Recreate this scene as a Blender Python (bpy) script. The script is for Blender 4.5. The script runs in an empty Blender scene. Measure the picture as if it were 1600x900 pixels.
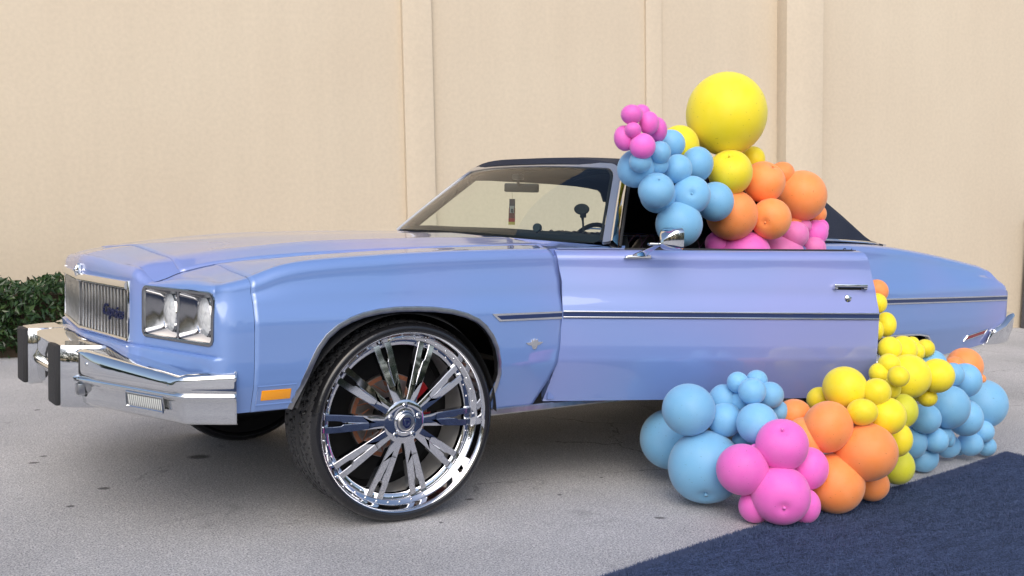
import bpy, bmesh, math, random
from mathutils import Vector, Matrix
from math import sin, cos, pi, radians, sqrt
random.seed(7)
SC = bpy.context.scene
COL = SC.collection

# ---------------------------------------------------------------- camera
CAMPOS = Vector((-1.9919, -4.3871, 1.2294))
A, P, R_ = radians(53.945), radians(4.338), radians(1.566)
FPX = 1614.46
Fh = Vector((cos(A), sin(A), 0)); Rh = Vector((sin(A), -cos(A), 0)); Uz = Vector((0, 0, 1))
F2 = Fh*cos(P) - Uz*sin(P); U2 = Uz*cos(P) + Fh*sin(P)
R3 = Rh*cos(R_) + U2*sin(R_); U3 = U2*cos(R_) - Rh*sin(R_)
cam = bpy.data.objects.new('camera', bpy.data.cameras.new('camera'))
COL.objects.link(cam)
m = Matrix((R3, U3, -F2)).transposed().to_4x4(); m.translation = CAMPOS
cam.matrix_world = m
cam.data.sensor_width = 36; cam.data.lens = FPX/1600*36
cam.data.clip_start = .05; cam.data.clip_end = 3000
SC.camera = cam

# ---------------------------------------------------------------- world, sun, exposure
SUN_EL, SUN_AZ = radians(42), radians(232)      # azimuth of the direction towards the sun, measured from +X towards +Y
w = bpy.data.worlds.new("World"); SC.world = w; w.use_nodes = True
nt = w.node_tree; nt.nodes.clear()
sky = nt.nodes.new('ShaderNodeTexSky'); sky.sky_type = 'NISHITA'; sky.sun_disc = False
sky.sun_elevation = SUN_EL; sky.sun_rotation = pi/2 - SUN_AZ
sky.air_density = 1.0; sky.dust_density = 3.0; sky.ozone_density = 1.2
bg = nt.nodes.new('ShaderNodeBackground'); bg.inputs[1].default_value = .15
ou = nt.nodes.new('ShaderNodeOutputWorld')
nt.links.new(sky.outputs[0], bg.inputs[0]); nt.links.new(bg.outputs[0], ou.inputs[0])
sl = bpy.data.lights.new('sun', 'SUN'); sl.energy = 1.3; sl.angle = radians(60); sl.color = (1, .96, .9)
so = bpy.data.objects.new('sun', sl); COL.objects.link(so)
sd = Vector((cos(SUN_EL)*cos(SUN_AZ), cos(SUN_EL)*sin(SUN_AZ), sin(SUN_EL)))
so.rotation_euler = sd.to_track_quat('Z', 'Y').to_euler(); so.location = sd*20
SC.view_settings.view_transform = 'Standard'; SC.view_settings.look = 'None'
SC.view_settings.gamma = 1; SC.view_settings.use_curve_mapping = False
SC.view_settings.exposure = 0.32

# ---------------------------------------------------------------- helpers
def ray(px, py): return F2 + R3*((px-800)/FPX) - U3*((py-450)/FPX)
def at_y(px, py, Y):
    d = ray(px, py); k = (Y-CAMPOS.y)/d.y; return CAMPOS + d*k, k
def at_depth(px, py, Z): return CAMPOS + ray(px, py)*Z
def lerp(a, b, t): return a + (b-a)*t
def smooth(t): t = max(0., min(1., t)); return t*t*(3-2*t)
def tab(x, pts):
    if x <= pts[0][0]: return pts[0][1]
    for (a, b), (c, d) in zip(pts, pts[1:]):
        if x <= c: return lerp(b, d, (x-a)/(c-a)) if c > a else d
    return pts[-1][1]
def crv(x, pts):
    """smooth (Catmull-Rom) interpolation of a table"""
    n = len(pts)
    if x <= pts[0][0]: return pts[0][1]
    if x >= pts[-1][0]: return pts[-1][1]
    i = 0
    while pts[i+1][0] < x: i += 1
    x0, y0 = pts[i]; x1, y1 = pts[i+1]; h = x1-x0; t = (x-x0)/h
    s = lambda j: (pts[j+1][1]-pts[j-1][1])/(pts[j+1][0]-pts[j-1][0]) if 0 < j < n-1 else ((pts[1][1]-pts[0][1])/(pts[1][0]-pts[0][0]) if j == 0 else (pts[-1][1]-pts[-2][1])/(pts[-1][0]-pts[-2][0]))
    m0, m1 = s(i)*h, s(i+1)*h
    return (2*t**3-3*t*t+1)*y0 + (t**3-2*t*t+t)*m0 + (-2*t**3+3*t*t)*y1 + (t**3-t*t)*m1

def mesh_obj(name, verts, faces, mat, parent=None, smooth_=True, angle=35, weld=True, recalc=True):
    bm = bmesh.new()
    vs = [bm.verts.new(v) for v in verts]
    for f in faces:
        if len(set(f)) < 3: continue
        try: bm.faces.new([vs[i] for i in f])
        except ValueError: pass
    if weld: bmesh.ops.remove_doubles(bm, verts=bm.verts, dist=1e-5)
    if recalc: bmesh.ops.recalc_face_normals(bm, faces=bm.faces)
    return bm_obj(name, bm, mat, parent, smooth_, angle)
def bm_obj(name, bm, mat, parent=None, smooth_=True, angle=35):
    me = bpy.data.meshes.new(name); bm.to_mesh(me); bm.free()
    o = bpy.data.objects.new(name, me); COL.objects.link(o)
    for mm in (mat if isinstance(mat, (list, tuple)) else [mat]): me.materials.append(mm)
    if smooth_:
        me.shade_smooth(); me.set_sharp_from_angle(angle=radians(angle))
    if parent is not None: o.parent = parent
    return o
def grid_faces(nr, nc, off=0, mask=None, closed=False):
    F = []
    for i in range(nr-1):
        for j in range(nc if closed else nc-1):
            if mask and mask(i, j): continue
            j2 = (j+1) % nc
            F.append((off+i*nc+j, off+i*nc+j2, off+(i+1)*nc+j2, off+(i+1)*nc+j))
    return F
def grid(name, rows, mat, parent=None, mask=None, closed=False, angle=35, mirror=False, solid=0):
    nc = len(rows[0]); V = [v for r in rows for v in r]
    if mirror: V = [(v[0], -v[1], v[2]) for v in V]
    o = mesh_obj(name, V, grid_faces(len(rows), nc, 0, mask, closed), mat, parent, angle=angle)
    if solid:
        md = o.modifiers.new('solid', 'SOLIDIFY'); md.thickness = solid; md.offset = 0
    return o
class MB:
    """collects shapes into one mesh"""
    def __init__(s): s.v = []; s.f = []; s.mi = []
    def add(s, v, f, mi=0):
        n = len(s.v); s.v += [tuple(q) for q in v]; s.f += [tuple(i+n for i in q) for q in f]; s.mi += [mi]*len(f); return s
    def box(s, a, b, M=None, mi=0, bev=0):
        (x0, y0, z0), (x1, y1, z1) = a, b
        if bev:
            bm = bmesh.new(); bmesh.ops.create_cube(bm, size=1)
            for q in bm.verts: q.co = Vector((lerp(x0, x1, q.co.x+.5), lerp(y0, y1, q.co.y+.5), lerp(z0, z1, q.co.z+.5)))
            bmesh.ops.bevel(bm, geom=bm.edges[:], offset=bev, segments=2, affect='EDGES', profile=.6)
            bm.verts.index_update()
            V = [v.co.copy() for v in bm.verts]; F = [[v.index for v in f.verts] for f in bm.faces]; bm.free()
        else:
            V = [Vector(p) for p in ((x0,y0,z0),(x1,y0,z0),(x1,y1,z0),(x0,y1,z0),(x0,y0,z1),(x1,y0,z1),(x1,y1,z1),(x0,y1,z1))]
            F = [(0,3,2,1),(4,5,6,7),(0,1,5,4),(1,2,6,5),(2,3,7,6),(3,0,4,7)]
        if M is not None: V = [M @ v for v in V]
        return s.add(V, F, mi)
    def tube(s, pts, r, seg=8, cap=True, mi=0, closed=False):
        pts = [Vector(p) for p in pts]; n = len(pts); V = []
        up = None
        for i, p in enumerate(pts):
            if closed: t = (pts[(i+1) % n]-pts[i-1]).normalized()
            else: t = (pts[min(i+1, n-1)]-pts[max(i-1, 0)]).normalized()
            if up is None: up = t.orthogonal().normalized()
            up = (up - t*up.dot(t)).normalized(); b = t.cross(up)
            rr = r[i] if isinstance(r, (list, tuple)) else r
            for k in range(seg):
                a = 2*pi*k/seg; V.append(p + up*cos(a)*rr + b*sin(a)*rr)
        F = []
        for i in range(n if closed else n-1):
            for k in range(seg):
                i2 = (i+1) % n
                F.append((i*seg+k, i*seg+(k+1) % seg, i2*seg+(k+1) % seg, i2*seg+k))
        if cap and not closed: F += [tuple(range(seg))[::-1], tuple((n-1)*seg+k for k in range(seg))]
        return s.add(V, F, mi)
    def lathe(s, prof, seg=48, M=None, mi=0, a0=0, a1=2*pi):
        """profile (r, y) about the Y axis"""
        full = abs(a1-a0-2*pi) < 1e-6; V = []
        ns = seg if full else seg+1
        for r, y in prof:
            for k in range(ns):
                a = a0+(a1-a0)*k/seg; V.append(Vector((r*cos(a), y, r*sin(a))))
        if M is not None: V = [M @ v for v in V]
        return s.add(V, grid_faces(len(prof), ns, 0, None, full), mi)
    def sweep(s, path, prof, nrm, closed=False, mi=0, cap=True):
        """profile (out, up) swept along path; nrm = outward vector(s)"""
        path = [Vector(p) for p in path]; n = len(path); V = []; m_ = len(prof)
        for i, p in enumerate(path):
            t = ((path[(i+1) % n]-path[i-1]) if closed else (path[min(i+1, n-1)]-path[max(i-1, 0)])).normalized()
            nn = Vector(nrm[i] if isinstance(nrm, list) else nrm); nn = (nn - t*nn.dot(t)).normalized()
            b = nn.cross(t).normalized()
            for (u, v) in prof: V.append(p + nn*u + b*v)
        F = []
        for i in range(n if closed else n-1):
            i2 = (i+1) % n
            for k in range(m_): F.append((i*m_+k, i*m_+(k+1) % m_, i2*m_+(k+1) % m_, i2*m_+k))
        if cap and not closed: F += [tuple(range(m_)), tuple((n-1)*m_+k for k in range(m_))[::-1]]
        return s.add(V, F, mi)
    def prism(s, poly, d, M=None, mi=0):
        """2-D polygon (x, z) extruded from y=0 to y=d"""
        n = len(poly)
        V = [Vector((x, 0, z)) for x, z in poly]+[Vector((x, d, z)) for x, z in poly]
        F = [tuple(range(n)), tuple(range(2*n-1, n-1, -1))]+[(i, i+n, (i+1) % n+n, (i+1) % n) for i in range(n)]
        if M is not None: V = [M @ v for v in V]
        return s.add(V, F, mi)
    def build(s, name, mat, parent=None, angle=35, smooth_=True):
        bm = bmesh.new(); vs = [bm.verts.new(v) for v in s.v]
        for f, mi in zip(s.f, s.mi):
            if len(set(f)) < 3: continue
            try: q = bm.faces.new([vs[i] for i in f]); q.material_index = mi
            except ValueError: pass
        bmesh.ops.remove_doubles(bm, verts=bm.verts, dist=1e-6)
        bmesh.ops.recalc_face_normals(bm, faces=bm.faces)
        return bm_obj(name, bm, mat, parent, smooth_, angle)
def tag(o, label=None, cat=None, group=None, kind=None):
    for k, v in (('label', label), ('category', cat), ('group', group), ('kind', kind)):
        if v: o[k] = v
    return o
def empty(name, loc, rz=0, parent=None):
    o = bpy.data.objects.new(name, None); COL.objects.link(o); o.location = loc; o.rotation_euler = (0, 0, rz)
    o.empty_display_size = .1
    if parent: o.parent = parent
    return o
def text_bm(txt, size, depth, bold=0.0, shear=0.0):
    cu = bpy.data.curves.new('t', 'FONT'); cu.body = txt; cu.size = size; cu.extrude = depth; cu.offset = bold; cu.shear = shear
    cu.align_x = 'CENTER'; cu.align_y = 'CENTER'; cu.resolution_u = 3
    o = bpy.data.objects.new('t', cu); COL.objects.link(o)
    dg = bpy.context.evaluated_depsgraph_get(); dg.update()
    me = o.evaluated_get(dg).to_mesh(); bm = bmesh.new(); bm.from_mesh(me)
    o.evaluated_get(dg).to_mesh_clear(); bpy.data.objects.remove(o); bpy.data.curves.remove(cu)
    return bm
def place(bm, M):
    for v in bm.verts: v.co = M @ v.co
    return bm
def frame(o, x, y):
    """matrix with local x, y axes and origin"""
    x = Vector(x).normalized(); y = Vector(y); y = (y-x*y.dot(x)).normalized(); z = x.cross(y)
    M = Matrix((x, y, z)).transposed().to_4x4(); M.translation = Vector(o); return M

# ---------------------------------------------------------------- materials
def nodes(name):
    m_ = bpy.data.materials.new(name); m_.use_nodes = True; n = m_.node_tree
    return m_, n, n.nodes['Principled BSDF']
def simple(name, col, rough=.5, metal=0, coat=0, bump=0, bscale=200, var=0, vscale=3, spec=.5, croug=.03):
    m_, n, b = nodes(name)
    b.inputs['Base Color'].default_value = (*col, 1); b.inputs['Roughness'].default_value = rough
    b.inputs['Metallic'].default_value = metal; b.inputs['Coat Weight'].default_value = coat
    b.inputs['Coat Roughness'].default_value = croug; b.inputs['Specular IOR Level'].default_value = spec
    tc = n.nodes.new('ShaderNodeTexCoord')
    if var:
        t = n.nodes.new('ShaderNodeTexNoise'); t.inputs['Scale'].default_value = vscale; t.inputs['Detail'].default_value = 6
        n.links.new(tc.outputs['Object'], t.inputs['Vector'])
        mx = n.nodes.new('ShaderNodeMix'); mx.data_type = 'RGBA'
        mx.inputs[6].default_value = (*[c*(1-var) for c in col], 1); mx.inputs[7].default_value = (*[min(1, c*(1+var)) for c in col], 1)
        n.links.new(t.outputs['Fac'], mx.inputs[0]); n.links.new(mx.outputs[2], b.inputs['Base Color'])
    if bump:
        t = n.nodes.new('ShaderNodeTexNoise'); t.inputs['Scale'].default_value = bscale; t.inputs['Detail'].default_value = 3
        n.links.new(tc.outputs['Object'], t.inputs['Vector'])
        bp = n.nodes.new('ShaderNodeBump'); bp.inputs['Strength'].default_value = bump; bp.inputs['Distance'].default_value = .01
        n.links.new(t.outputs['Fac'], bp.inputs['Height']); n.links.new(bp.outputs[0], b.inputs['Normal'])
    return m_
def M_paint():
    m_, n, b = nodes('pearl_blue_paint')
    tc = n.nodes.new('ShaderNodeTexCoord')
    t = n.nodes.new('ShaderNodeTexNoise'); t.inputs['Scale'].default_value = 1.1; t.inputs['Detail'].default_value = 1
    mp = n.nodes.new('ShaderNodeMapping'); mp.inputs['Location'].default_value = (3.1, .4, 1.2)
    n.links.new(tc.outputs['Object'], mp.inputs[0]); n.links.new(mp.outputs[0], t.inputs['Vector'])
    r = n.nodes.new('ShaderNodeMapRange'); r.inputs[1].default_value = .42; r.inputs[2].default_value = .68
    n.links.new(t.outputs['Fac'], r.inputs[0])
    mx = n.nodes.new('ShaderNodeMix'); mx.data_type = 'RGBA'
    mx.inputs[6].default_value = (.165, .285, .60, 1); mx.inputs[7].default_value = (.245, .285, .60, 1)
    n.links.new(r.outputs[0], mx.inputs[0]); n.links.new(mx.outputs[2], b.inputs['Base Color'])
    b.inputs['Metallic'].default_value = .12; b.inputs['Roughness'].default_value = .5
    b.inputs['Coat Weight'].default_value = 1; b.inputs['Coat Roughness'].default_value = .025; b.inputs['Coat IOR'].default_value = 1.75
    v = n.nodes.new('ShaderNodeTexNoise'); v.inputs['Scale'].default_value = 9; v.inputs['Detail'].default_value = 2
    n.links.new(tc.outputs['Object'], v.inputs['Vector'])
    bp = n.nodes.new('ShaderNodeBump'); bp.inputs['Strength'].default_value = .04; bp.inputs['Distance'].default_value = .01
    n.links.new(v.outputs['Fac'], bp.inputs['Height']); n.links.new(bp.outputs[0], b.inputs['Coat Normal'])
    return m_
PAINT = M_paint()
CHROME = simple('chrome', (.78, .79, .80), .06, 1, bump=.03, bscale=14)
WCHROME = simple('wheel_chrome', (.72, .73, .76), .05, 1)
BRUSH = simple('worn_chrome', (.52, .52, .52), .28, 1, var=.35, vscale=25)
RUBBER = simple('tyre_rubber', (.06, .06, .063), .75, bump=.2, bscale=400, var=.2, vscale=20)
SIDEWALL = simple('glossy_sidewall', (.013, .013, .015), .25, coat=.3)
BLACKR = simple('black_rubber_pad', (.02, .02, .022), .6, bump=.4, bscale=300)
BLACK = simple('dark_underbody', (.008, .008, .009), .85)
WELL = simple('dark_wheel_well', (.02, .021, .024), .8, bump=.5, bscale=60)
TOPF = simple('navy_canvas', (.012, .017, .035), .8, bump=.25, bscale=500, var=.2, vscale=6)
LINER = simple('grey_top_lining', (.02, .024, .032), .85)
DASH = simple('dark_vinyl', (.022, .03, .038), .5, bump=.2, bscale=300)
SEAT = simple('black_vinyl_seat', (.008, .008, .01), .4)
PIPE = simple('purple_piping', (.10, .03, .09), .5)
TRIMB = simple('navy_trim_strip', (.012, .03, .11), .3, coat=.5)
AMBER = simple('amber_lens', (.95, .36, .01), .2, coat=.6)
RED = simple('red_lens', (.25, .01, .015), .2, coat=.6)
LENSW = simple('white_lamp_lens', (.62, .64, .62), .25, coat=.5)
CALIPER = simple('red_caliper', (.35, .008, .012), .4, coat=.3)
DISC = simple('brake_disc', (.30, .27, .25), .35, .9, var=.4, vscale=30)
RUST = simple('rusty_disc_edge', (.33, .13, .07), .6, .3, var=.4, vscale=40)
BARREL = simple('dull_rim_barrel', (.5, .5, .5), .5, .35)
SCRIPT = simple('dark_blue_script', (.006, .01, .06), .3, coat=.5)
WHITEP = simple('white_plastic', (.7, .72, .75), .4)
def M_glass(name, tint, gl=.02):
    m_ = bpy.data.materials.new(name); m_.use_nodes = True; n = m_.node_tree; n.nodes.clear()
    o = n.nodes.new('ShaderNodeOutputMaterial'); mx = n.nodes.new('ShaderNodeMixShader')
    tr = n.nodes.new('ShaderNodeBsdfTransparent'); tr.inputs[0].default_value = (*tint, 1)
    g = n.nodes.new('ShaderNodeBsdfGlossy'); g.inputs['Roughness'].default_value = gl
    fr = n.nodes.new('ShaderNodeFresnel'); fr.inputs[0].default_value = 1.6
    n.links.new(fr.outputs[0], mx.inputs[0]); n.links.new(tr.outputs[0], mx.inputs[1]); n.links.new(g.outputs[0], mx.inputs[2])
    n.links.new(mx.outputs[0], o.inputs[0]); return m_
GLASS = M_glass('windscreen_glass', (.80, .89, .84))
CLEAR = M_glass('clear_lens_glass', (.95, .97, .98))
def M_balloon(name, col):
    m_, n, b = nodes(name)
    tc = n.nodes.new('ShaderNodeTexCoord'); oi = n.nodes.new('ShaderNodeObjectInfo')
    ad = n.nodes.new('ShaderNodeVectorMath'); ad.operation = 'ADD'
    sc_ = n.nodes.new('ShaderNodeVectorMath'); sc_.operation = 'SCALE'; sc_.inputs[3].default_value = 37
    cb = n.nodes.new('ShaderNodeCombineXYZ'); n.links.new(oi.outputs['Random'], cb.inputs[0]); n.links.new(oi.outputs['Random'], cb.inputs[1])
    n.links.new(cb.outputs[0], sc_.inputs[0]); n.links.new(tc.outputs['Object'], ad.inputs[0]); n.links.new(sc_.outputs[0], ad.inputs[1])
    # dust specks
    t = n.nodes.new('ShaderNodeTexNoise'); t.inputs['Scale'].default_value = 17; t.inputs['Detail'].default_value = 2
    n.links.new(ad.outputs[0], t.inputs['Vector'])
    r = n.nodes.new('ShaderNodeMapRange'); r.inputs[1].default_value = .70; r.inputs[2].default_value = .76
    n.links.new(t.outputs['Fac'], r.inputs[0])
    # chalky bloom
    t2 = n.nodes.new('ShaderNodeTexNoise'); t2.inputs['Scale'].default_value = 2.2; t2.inputs['Detail'].default_value = 5
    n.links.new(ad.outputs[0], t2.inputs['Vector'])
    r2 = n.nodes.new('ShaderNodeMapRange'); r2.inputs[1].default_value = .3; r2.inputs[2].default_value = .8; r2.inputs[4].default_value = .16
    n.links.new(t2.outputs['Fac'], r2.inputs[0])
    mx = n.nodes.new('ShaderNodeMix'); mx.data_type = 'RGBA'; mx.inputs[6].default_value = (*col, 1); mx.inputs[7].default_value = (*[min(1, c*.75+.28) for c in col], 1)
    n.links.new(r2.outputs[0], mx.inputs[0])
    mx2 = n.nodes.new('ShaderNodeMix'); mx2.data_type = 'RGBA'; mx2.inputs[7].default_value = (*[c*.45 for c in col], 1)
    n.links.new(r.outputs[0], mx2.inputs[0]); n.links.new(mx.outputs[2], mx2.inputs[6])
    hv = n.nodes.new('ShaderNodeHueSaturation'); mr = n.nodes.new('ShaderNodeMapRange'); mr.inputs[3].default_value = .9; mr.inputs[4].default_value = 1.05
    n.links.new(oi.outputs['Random'], mr.inputs[0]); n.links.new(mr.outputs[0], hv.inputs['Value'])
    n.links.new(mx2.outputs[2], hv.inputs['Color']); n.links.new(hv.outputs[0], b.inputs['Base Color'])
    b.inputs['Roughness'].default_value = .5; b.inputs['Specular IOR Level'].default_value = .3
    b.inputs['Subsurface Weight'].default_value = .35; b.inputs['Subsurface Radius'].default_value = (.05, .05, .05)
    b.inputs['Subsurface Scale'].default_value = .4
    b.inputs['Sheen Weight'].default_value = .2
    return m_
BAL = {'yellow': M_balloon('yellow_latex', (.90, .74, .015)), 'orange': M_balloon('orange_latex', (.96, .31, .08)),
       'pink': M_balloon('pink_latex', (.84, .15, .58)), 'blue': M_balloon('blue_latex', (.20, .48, .74)),
       'dusty pink': M_balloon('dusty_pink_latex', (.78, .2, .5)), 'lime': M_balloon('lime_yellow_latex', (.66, .66, .03))}
def M_asphalt():
    m_, n, b = nodes('weathered_asphalt')
    tc = n.nodes.new('ShaderNodeTexCoord')
    v = n.nodes.new('ShaderNodeTexVoronoi'); v.inputs['Scale'].default_value = 190
    n.links.new(tc.outputs['Object'], v.inputs['Vector'])
    n1 = n.nodes.new('ShaderNodeTexNoise'); n1.inputs['Scale'].default_value = 150; n1.inputs['Detail'].default_value = 4; n1.inputs['Roughness'].default_value = .8
    n.links.new(tc.outputs['Object'], n1.inputs['Vector'])
    n2 = n.nodes.new('ShaderNodeTexNoise'); n2.inputs['Scale'].default_value = .9; n2.inputs['Detail'].default_value = 8
    n.links.new(tc.outputs['Object'], n2.inputs['Vector'])
    n3 = n.nodes.new('ShaderNodeTexNoise'); n3.inputs['Scale'].default_value = 5; n3.inputs['Detail'].default_value = 6; n3.inputs['Distortion'].default_value = 1
    n.links.new(tc.outputs['Object'], n3.inputs['Vector'])
    cr = n.nodes.new('ShaderNodeValToRGB'); cr.color_ramp.elements[0].position = .35; cr.color_ramp.elements[1].position = .68
    cr.color_ramp.elements[0].color = (.10, .10, .108, 1); cr.color_ramp.elements[1].color = (.76, .755, .77, 1)
    n.links.new(n1.outputs['Fac'], cr.inputs[0])
    # pale stones
    cv = n.nodes.new('ShaderNodeSeparateColor'); n.links.new(v.outputs['Color'], cv.inputs[0])
    ms = n.nodes.new('ShaderNodeMapRange'); ms.inputs[1].default_value = .72; ms.inputs[2].default_value = .95; ms.inputs[4].default_value = .55
    n.links.new(cv.outputs[0], ms.inputs[0])
    m1 = n.nodes.new('ShaderNodeMix'); m1.data_type = 'RGBA'; m1.inputs[7].default_value = (.74, .73, .72, 1)
    n.links.new(ms.outputs[0], m1.inputs[0]); n.links.new(cr.outputs[0], m1.inputs[6])
    # big tone variation
    mr = n.nodes.new('ShaderNodeMapRange'); mr.inputs[1].default_value = .3; mr.inputs[2].default_value = .7; mr.inputs[3].default_value = .82; mr.inputs[4].default_value = 1.12
    n.links.new(n2.outputs['Fac'], mr.inputs[0])
    m2 = n.nodes.new('ShaderNodeVectorMath'); m2.operation = 'SCALE'; n.links.new(m1.outputs[2], m2.inputs[0]); n.links.new(mr.outputs[0], m2.inputs[3])
    mr3 = n.nodes.new('ShaderNodeMapRange'); mr3.inputs[1].default_value = .64; mr3.inputs[2].default_value = .72; mr3.inputs[3].default_value = 1; mr3.inputs[4].default_value = .8
    n.links.new(n3.outputs['Fac'], mr3.inputs[0])
    m3 = n.nodes.new('ShaderNodeVectorMath'); m3.operation = 'SCALE'; n.links.new(m2.outputs[0], m3.inputs[0]); n.links.new(mr3.outputs[0], m3.inputs[3])
    last = m3.outputs[0]
    # hairline cracks, only here and there
    ck = n.nodes.new('ShaderNodeTexVoronoi'); ck.feature = 'DISTANCE_TO_EDGE'; ck.inputs['Scale'].default_value = .9
    wv0 = n.nodes.new('ShaderNodeVectorMath'); wv0.operation = 'MULTIPLY_ADD'; wv0.inputs[1].default_value = (.25, .25, 0)
    n.links.new(n3.outputs['Color'], wv0.inputs[0]); n.links.new(tc.outputs['Object'], wv0.inputs[2]); n.links.new(wv0.outputs[0], ck.inputs['Vector'])
    c1 = n.nodes.new('ShaderNodeMapRange'); c1.inputs[1].default_value = .001; c1.inputs[2].default_value = .006; c1.inputs[3].default_value = 1; c1.inputs[4].default_value = 0
    n.links.new(ck.outputs['Distance'], c1.inputs[0])
    c2 = n.nodes.new('ShaderNodeMapRange'); c2.inputs[1].default_value = .52; c2.inputs[2].default_value = .60; c2.inputs[3].default_value = 0; c2.inputs[4].default_value = .55
    n.links.new(n2.outputs['Fac'], c2.inputs[0])
    c3 = n.nodes.new('ShaderNodeMath'); c3.operation = 'MULTIPLY'; n.links.new(c1.outputs[0], c3.inputs[0]); n.links.new(c2.outputs[0], c3.inputs[1])
    c4 = n.nodes.new('ShaderNodeMath'); c4.operation = 'SUBTRACT'; c4.inputs[0].default_value = 1; n.links.new(c3.outputs[0], c4.inputs[1])
    c5 = n.nodes.new('ShaderNodeVectorMath'); c5.operation = 'SCALE'; n.links.new(last, c5.inputs[0]); n.links.new(c4.outputs[0], c5.inputs[3]); last = c5.outputs[0]
    # oil drips and tar spots lying on the ground
    for (px, py, rx, ry) in ((312, 713, .06, .03), (165, 762, .03, .015), (735, 779, .022, .009), (1031, 808, .025, .01), (55, 722, .03, .012), (70, 712, .02, .01), (875, 772, .012, .008), (112, 790, .02, .01), (690, 815, .01, .006), (1180, 860, .01, .007), (940, 745, .01, .006), (60, 640, .02, .012)):
        d = ray(px, py); k = -CAMPOS.z/d.z; p = CAMPOS+d*k
        mp = n.nodes.new('ShaderNodeMapping'); mp.vector_type = 'TEXTURE'; mp.inputs['Location'].default_value = (p.x, p.y, 0)
        mp.inputs['Rotation'].default_value = (0, 0, random.uniform(-.7, .1)); mp.inputs['Scale'].default_value = (rx, ry*1.6, 1)
        wv = n.nodes.new('ShaderNodeVectorMath'); wv.operation = 'MULTIPLY_ADD'; wv.inputs[1].default_value = (.015, .015, 0)
        n.links.new(n3.outputs['Color'], wv.inputs[0]); n.links.new(tc.outputs['Object'], wv.inputs[2]); n.links.new(wv.outputs[0], mp.inputs[0])
        ln = n.nodes.new('ShaderNodeVectorMath'); ln.operation = 'LENGTH'; n.links.new(mp.outputs[0], ln.inputs[0])
        r = n.nodes.new('ShaderNodeMapRange'); r.inputs[1].default_value = .55; r.inputs[2].default_value = 1.1; r.inputs[3].default_value = .28; r.inputs[4].default_value = 1
        n.links.new(ln.outputs['Value'], r.inputs[0])
        s_ = n.nodes.new('ShaderNodeVectorMath'); s_.operation = 'SCALE'; n.links.new(last, s_.inputs[0]); n.links.new(r.outputs[0], s_.inputs[3]); last = s_.outputs[0]
    n.links.new(last, b.inputs['Base Color'])
    b.inputs['Roughness'].default_value = .85
    bp = n.nodes.new('ShaderNodeBump'); bp.inputs['Strength'].default_value = .7; bp.inputs['Distance'].default_value = .006
    n.links.new(n1.outputs['Fac'], bp.inputs['Height']); n.links.new(bp.outputs[0], b.inputs['Normal'])
    return m_
def M_stucco(k=1.0, nm='tan_painted_stucco'):
    m_, n, b = nodes(nm)
    tc = n.nodes.new('ShaderNodeTexCoord')
    a = n.nodes.new('ShaderNodeTexNoise'); a.inputs['Scale'].default_value = .55; a.inputs['Detail'].default_value = 4
    n.links.new(tc.outputs['Object'], a.inputs['Vector'])
    c = n.nodes.new('ShaderNodeTexNoise'); c.inputs['Scale'].default_value = 28; c.inputs['Detail'].default_value = 5
    n.links.new(tc.outputs['Object'], c.inputs['Vector'])
    cr = n.nodes.new('ShaderNodeValToRGB'); cr.color_ramp.elements[0].position = .3; cr.color_ramp.elements[1].position = .75
    cr.color_ramp.elements[0].color = (.59, .50, .38, 1); cr.color_ramp.elements[1].color = (.625, .54, .415, 1)
    n.links.new(a.outputs['Fac'], cr.inputs[0])
    mr = n.nodes.new('ShaderNodeMapRange'); mr.inputs[1].default_value = .3; mr.inputs[2].default_value = .7; mr.inputs[3].default_value = .96*k; mr.inputs[4].default_value = 1.03*k
    n.links.new(c.outputs['Fac'], mr.inputs[0])
    s_ = n.nodes.new('ShaderNodeVectorMath'); s_.operation = 'SCALE'; n.links.new(cr.outputs[0], s_.inputs[0]); n.links.new(mr.outputs[0], s_.inputs[3])
    mp = n.nodes.new('ShaderNodeMapping'); mp.inputs['Scale'].default_value = (3.2, 3.2, .22); n.links.new(tc.outputs['Object'], mp.inputs[0])
    st = n.nodes.new('ShaderNodeTexNoise'); st.inputs['Scale'].default_value = 1.6; st.inputs['Detail'].default_value = 5; n.links.new(mp.outputs[0], st.inputs['Vector'])
    sr = n.nodes.new('ShaderNodeMapRange'); sr.inputs[1].default_value = .35; sr.inputs[2].default_value = .7; sr.inputs[3].default_value = 1.01; sr.inputs[4].default_value = .98
    n.links.new(st.outputs['Fac'], sr.inputs[0])
    s2 = n.nodes.new('ShaderNodeVectorMath'); s2.operation = 'SCALE'; n.links.new(s_.outputs[0], s2.inputs[0]); n.links.new(sr.outputs[0], s2.inputs[3]); s_ = s2
    n.links.new(s_.outputs[0], b.inputs['Base Color']); b.inputs['Roughness'].default_value = .9
    bp = n.nodes.new('ShaderNodeBump'); bp.inputs['Strength'].default_value = .2; bp.inputs['Distance'].default_value = .01
    n.links.new(c.outputs['Fac'], bp.inputs['Height']); n.links.new(bp.outputs[0], b.inputs['Normal'])
    return m_
ASPHALT = M_asphalt(); STUCCO = M_stucco(); STUCCO2 = M_stucco(1.05, 'pale_painted_stucco')
GREYB = simple('grey_painted_metal', (.10, .10, .115), .6)
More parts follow.
